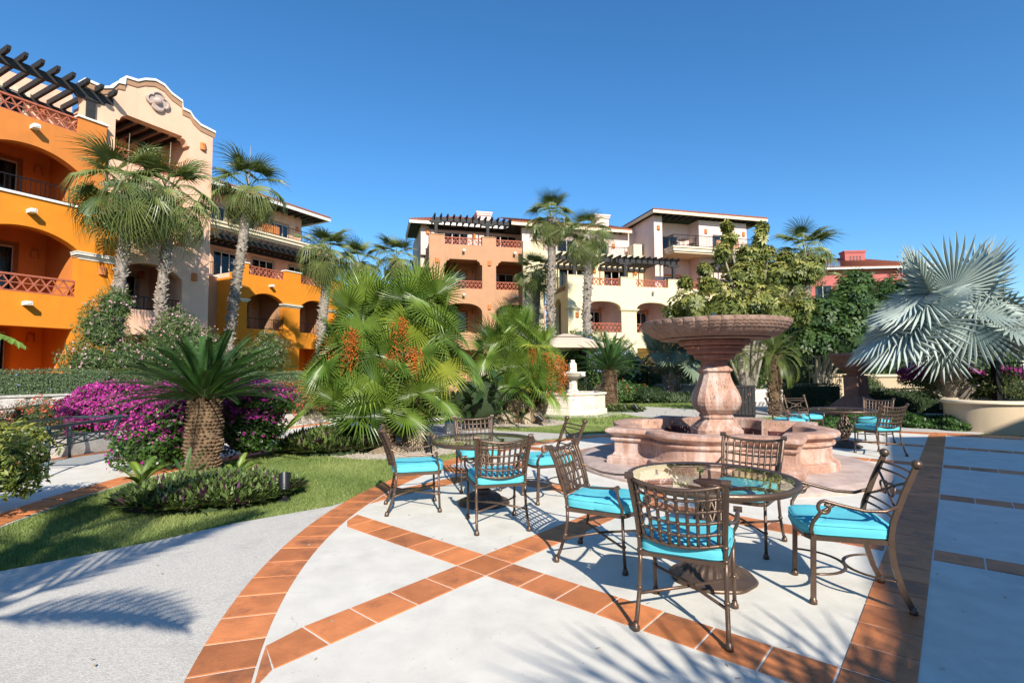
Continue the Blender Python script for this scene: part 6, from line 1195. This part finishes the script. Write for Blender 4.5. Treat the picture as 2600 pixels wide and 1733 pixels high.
bush('dark green ground cover beside the curved planter', (10.6, 14.6, -.05), [(-.2, .1, .05, 1.5, .9, .32), (.75, -1.45, .08, .5, .5, .32), (.6, -.6, .06, .9, .8, .3)], 'ground_vine', .09, 700, 'ground cover', 'ground_vine', .65, None, None, .6, 0, .85, -.1)
bush('small green ground cover patch behind the far right table', (7.9, 12.95, -.03), [(0, 0, .05, .8, .45, .3)], 'ground_vine', .08, 600, 'ground cover', 'ground_vine', .6, zmin=-.1)
bush('clipped hedge mound growing in the curved planter', (13.0, 14.6, .62), [(-.35, .1, .42, .85, .7, .5), (.5, -.35, .42, .75, .6, .46)], 'hedge_olive', .065, 900, 'hedge', 'planter_hedge', .5)
bush('magenta bougainvillea behind the iron fence at right', (14.9, 15.0, .6), [(0, 0, .45, .9, .5, .5), (1.4, .3, .45, .9, .5, .5), (-1.4, 1.2, .7, 1.2, .6, .45)], 'boug_leaf', .08, 500, 'bougainvillea', 'bougainvillea', .7, ('bract', .8, .065, -.6), BO)
bush('tall dark shrubbery far behind the urn and shaded wall', (18.5, 31.5, 0), [(-5, -2.5, 1.8, 2.0, 1.2, 2.2), (-2, -1, 2.2, 2.4, 1.4, 2.6), (2, 0, 2.4, 2.6, 1.5, 2.8), (6, .5, 2.4, 2.6, 1.5, 2.9), (10, 0, 2.6, 2.6, 1.5, 3.0)], 'grape', .26, 80, 'shrubbery', 'background_shrubs', .5, None, None, .9, 0, .85)
# schefflera and sea grape trees
def whorl_tree(name, label, base, lobes, m, nper, leaf, nl, aspect, cat='tree', droop=.5, seed=3):
    o = empty(name, base, 0, label, cat); top = max(l[2] for l in lobes)
    for k, l in enumerate(lobes):
        q = MB(); e = Vector(l[:3]); mid = Vector((e.x * .3, e.y * .3, e.z * .55)); q.tube([(random.uniform(-.1, .1), random.uniform(-.1, .1), -.1), mid * .6, mid, mid.lerp(e, .6) + Vector((random.uniform(-.15, .15), 0, .1)), e], [.09, .075, .06, .045, .03], 7); q.build('branch', M['bark'], o, smooth=True)
    PP, DD, NN = [], [], []
    for k, (x, y, z, rx, ry, rz) in enumerate(lobes):
        P, N_ = ell((x, y, z), (rx, ry, rz), nper if rx > .5 else nper // 3, -.85, .38, .75, seed + k); PP.append(P); NN.append(N_)
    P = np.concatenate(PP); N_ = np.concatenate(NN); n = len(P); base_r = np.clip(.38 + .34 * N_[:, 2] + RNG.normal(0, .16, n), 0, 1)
    a = RNG.uniform(0, 6.283, (n, 1)) + np.linspace(0, 6.283, nl, endpoint=False)[None] + RNG.normal(0, .15, (n, nl))
    ax = N_ + np.array([0, 0, .5]) + RNG.normal(0, .3, (n, 3)); ax /= np.linalg.norm(ax, axis=1, keepdims=True); t1 = np.cross(ax, RNG.normal(0, 1, (n, 3))); t1 /= np.linalg.norm(t1, axis=1, keepdims=True); t2 = np.cross(ax, t1)
    d = t1[:, None] * np.cos(a)[..., None] + t2[:, None] * np.sin(a)[..., None] - np.array([0, 0, droop]) * RNG.uniform(.4, 1.2, (n, nl))[..., None] + ax[:, None] * .15; d /= np.linalg.norm(d, axis=2, keepdims=True)
    Lf = leaf * RNG.uniform(.7, 1.15, (n, nl))[..., None]; c = P[:, None] + d * Lf * .15; sd = np.cross(d, ax[:, None]); sd /= np.linalg.norm(sd, axis=2, keepdims=True) + 1e-9; w = Lf * aspect * .5; m1 = c + d * Lf * .55 + ax[:, None] * Lf * .05; tip = c + d * Lf - np.array([0, 0, .08]) * Lf
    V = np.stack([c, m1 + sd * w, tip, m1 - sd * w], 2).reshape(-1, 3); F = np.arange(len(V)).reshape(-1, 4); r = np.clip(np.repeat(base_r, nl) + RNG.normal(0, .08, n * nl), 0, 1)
    tag(link('crown', np_mesh('crown', V, F, r, M[m]), o), kind='stuff'); return o
def at(u, v, Y): 
    d = _r2 * ((u - 1300) / FPX) - _u2 * ((v - 866.5) / FPX) + _f; return Vector((d.x * Y / d.y, Y, CAM_H + d.z * Y / d.y))
sb = Vector((10.4, 22.5, 0))
def lob(u, v, Y, rpx, b0, sq_=.85): p = at(u, v, Y) - b0; r = rpx * .86 / FPX * Y; return (p.x, p.y, p.z, r, r * .9, r * sq_)
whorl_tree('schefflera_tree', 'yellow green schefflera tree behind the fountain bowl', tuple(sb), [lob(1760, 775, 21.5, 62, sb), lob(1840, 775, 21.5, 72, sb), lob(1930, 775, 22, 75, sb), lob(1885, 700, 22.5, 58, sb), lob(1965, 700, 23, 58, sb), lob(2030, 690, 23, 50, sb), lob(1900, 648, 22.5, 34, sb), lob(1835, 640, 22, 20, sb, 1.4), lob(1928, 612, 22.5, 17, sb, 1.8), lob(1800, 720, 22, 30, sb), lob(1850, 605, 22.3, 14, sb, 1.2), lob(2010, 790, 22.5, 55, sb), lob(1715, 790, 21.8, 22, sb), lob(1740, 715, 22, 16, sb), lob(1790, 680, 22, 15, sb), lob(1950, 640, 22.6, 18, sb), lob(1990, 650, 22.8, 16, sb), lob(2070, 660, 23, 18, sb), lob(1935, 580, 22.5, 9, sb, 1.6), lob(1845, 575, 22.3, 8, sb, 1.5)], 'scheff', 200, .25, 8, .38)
gb = Vector((15.2, 25.5, 0))
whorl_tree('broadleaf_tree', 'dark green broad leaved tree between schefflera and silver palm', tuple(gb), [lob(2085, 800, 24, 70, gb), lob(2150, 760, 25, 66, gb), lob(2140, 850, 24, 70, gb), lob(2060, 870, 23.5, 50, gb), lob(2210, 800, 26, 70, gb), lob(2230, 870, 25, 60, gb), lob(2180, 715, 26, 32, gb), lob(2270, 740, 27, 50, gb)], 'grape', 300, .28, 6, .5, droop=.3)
wv = whorl_tree('climbing_vine', 'dark climbing plant on the left side of the tan building', (-5.2, 39, 0), [(0, 0, 8.5, .9, .8, 1.6), (.3, -.6, 6.8, 1.0, .8, 1.6), (.2, -.5, 4.5, 1.0, .9, 1.8)], 'grape', 90, .3, 6, .5)
# banana leaf reaching in at the left edge
bo = empty('banana_plant', (-10.6, 9.4, 0), 0, 'banana plant leaf reaching in at the left edge', 'plant'); q = MB(); q.tube([(0, 0, 0), (.02, 0, 1.2), (.1, 0, 2.2)], [.12, .1, .05], 8); q.build('stem', M['bark'], bo)
for az, ln in ((R(-88), 1.85), (R(60), 1.6), (R(150), 1.7)):
    q = MB(); n = 16; mid = [Vector((0, ln * f, .35 * math.sin(f * 2.6) - .25 * f * f)) for f in np.linspace(0, 1, n + 1)]
    for k in range(n):
        w0, w1 = [.22 * math.sin(math.pi * min(.98, .06 + .94 * f)) ** .6 for f in (k / n, (k + 1) / n)]; a, b2 = mid[k], mid[k + 1]
        for s_ in (-1, 1): q.add([a, b2, b2 + Vector((s_ * w1, .03, -.08 - .03 * (k % 3))), a + Vector((s_ * w0, .05, -.06 - .03 * (k % 2)))], [(0, 1, 2, 3)])
    link('leaf', q.mesh('banana_leaf', M['fan_bright']), bo, None, leaf_mw(Vector((.1, 0, 2.1)), az, 0, 0, .82))
# fallen leaves and petals on the paving
n = 170; X = RNG.uniform(-6, 8, n); Y = RNG.uniform(2.4, 11, n); P = np.stack([X, Y, np.full(n, .012)], -1); V, F = leaves(P, np.tile(np.array([0, 0, 1.]), (n, 1)), .035, .45, .18)
V[:, 2] = np.clip(V[:, 2], .0065, .03); tag(link('fallen_leaves', np_mesh('fallen_leaves', V, F, RNG.random(n), M['dry_leaf'])), 'tiny dry fallen leaves scattered over the paving', 'leaves', kind='stuff')
# balcony furniture on the pink floor
bf = empty('balcony_table', (5.2, 34.4, 0), A2, 'small iron table on the pink building balcony', 'table'); q = MB(); bx = px + 3.6; by = py - .3
q.lathe([(.38, 11.26), (.38, 11.29)], 20, c=(bx, by)); q.build('top', M['iron'], bf); q = MB(); q.tube([(bx, by, 10.57), (bx, by, 11.26)], .03, 6); q.lathe([(.2, 10.565), (.2, 10.59)], 12, c=(bx, by)); q.build('pedestal', M['iron'], bf)
for sx, lb in ((-.7, 'iron chair left of the small table on the pink balcony'), (.75, 'iron chair right of the small table on the pink balcony')):
    c = empty('balcony_chair', (5.2, 34.4, 0), A2, lb, 'chair', 'balcony chairs'); q = MB(); cx = bx + sx; q.box(cx - .24, cx + .24, by - .24, by + .24, 10.99, 11.03); q.build('seat', M['iron'], c)
    q = MB(); x1 = cx + math.copysign(.24, sx)
    for k in range(5): q.bar((x1, by - .22 + k * .11, 11.03), (x1 + math.copysign(.08, sx), by - .22 + k * .11, 11.5), .02, .02)
    q.bar((x1 + math.copysign(.08, sx), by - .24, 11.5), (x1 + math.copysign(.08, sx), by + .24, 11.5), .03, .03); q.build('backrest', M['iron'], c)
    for a in (-1, 1):
        for b_ in (-1, 1): q = MB(); q.bar((cx + a * .22, by + b_ * .22, 10.57), (cx + a * .22, by + b_ * .22, 11.0), .025, .025); q.build('leg', M['iron'], c)
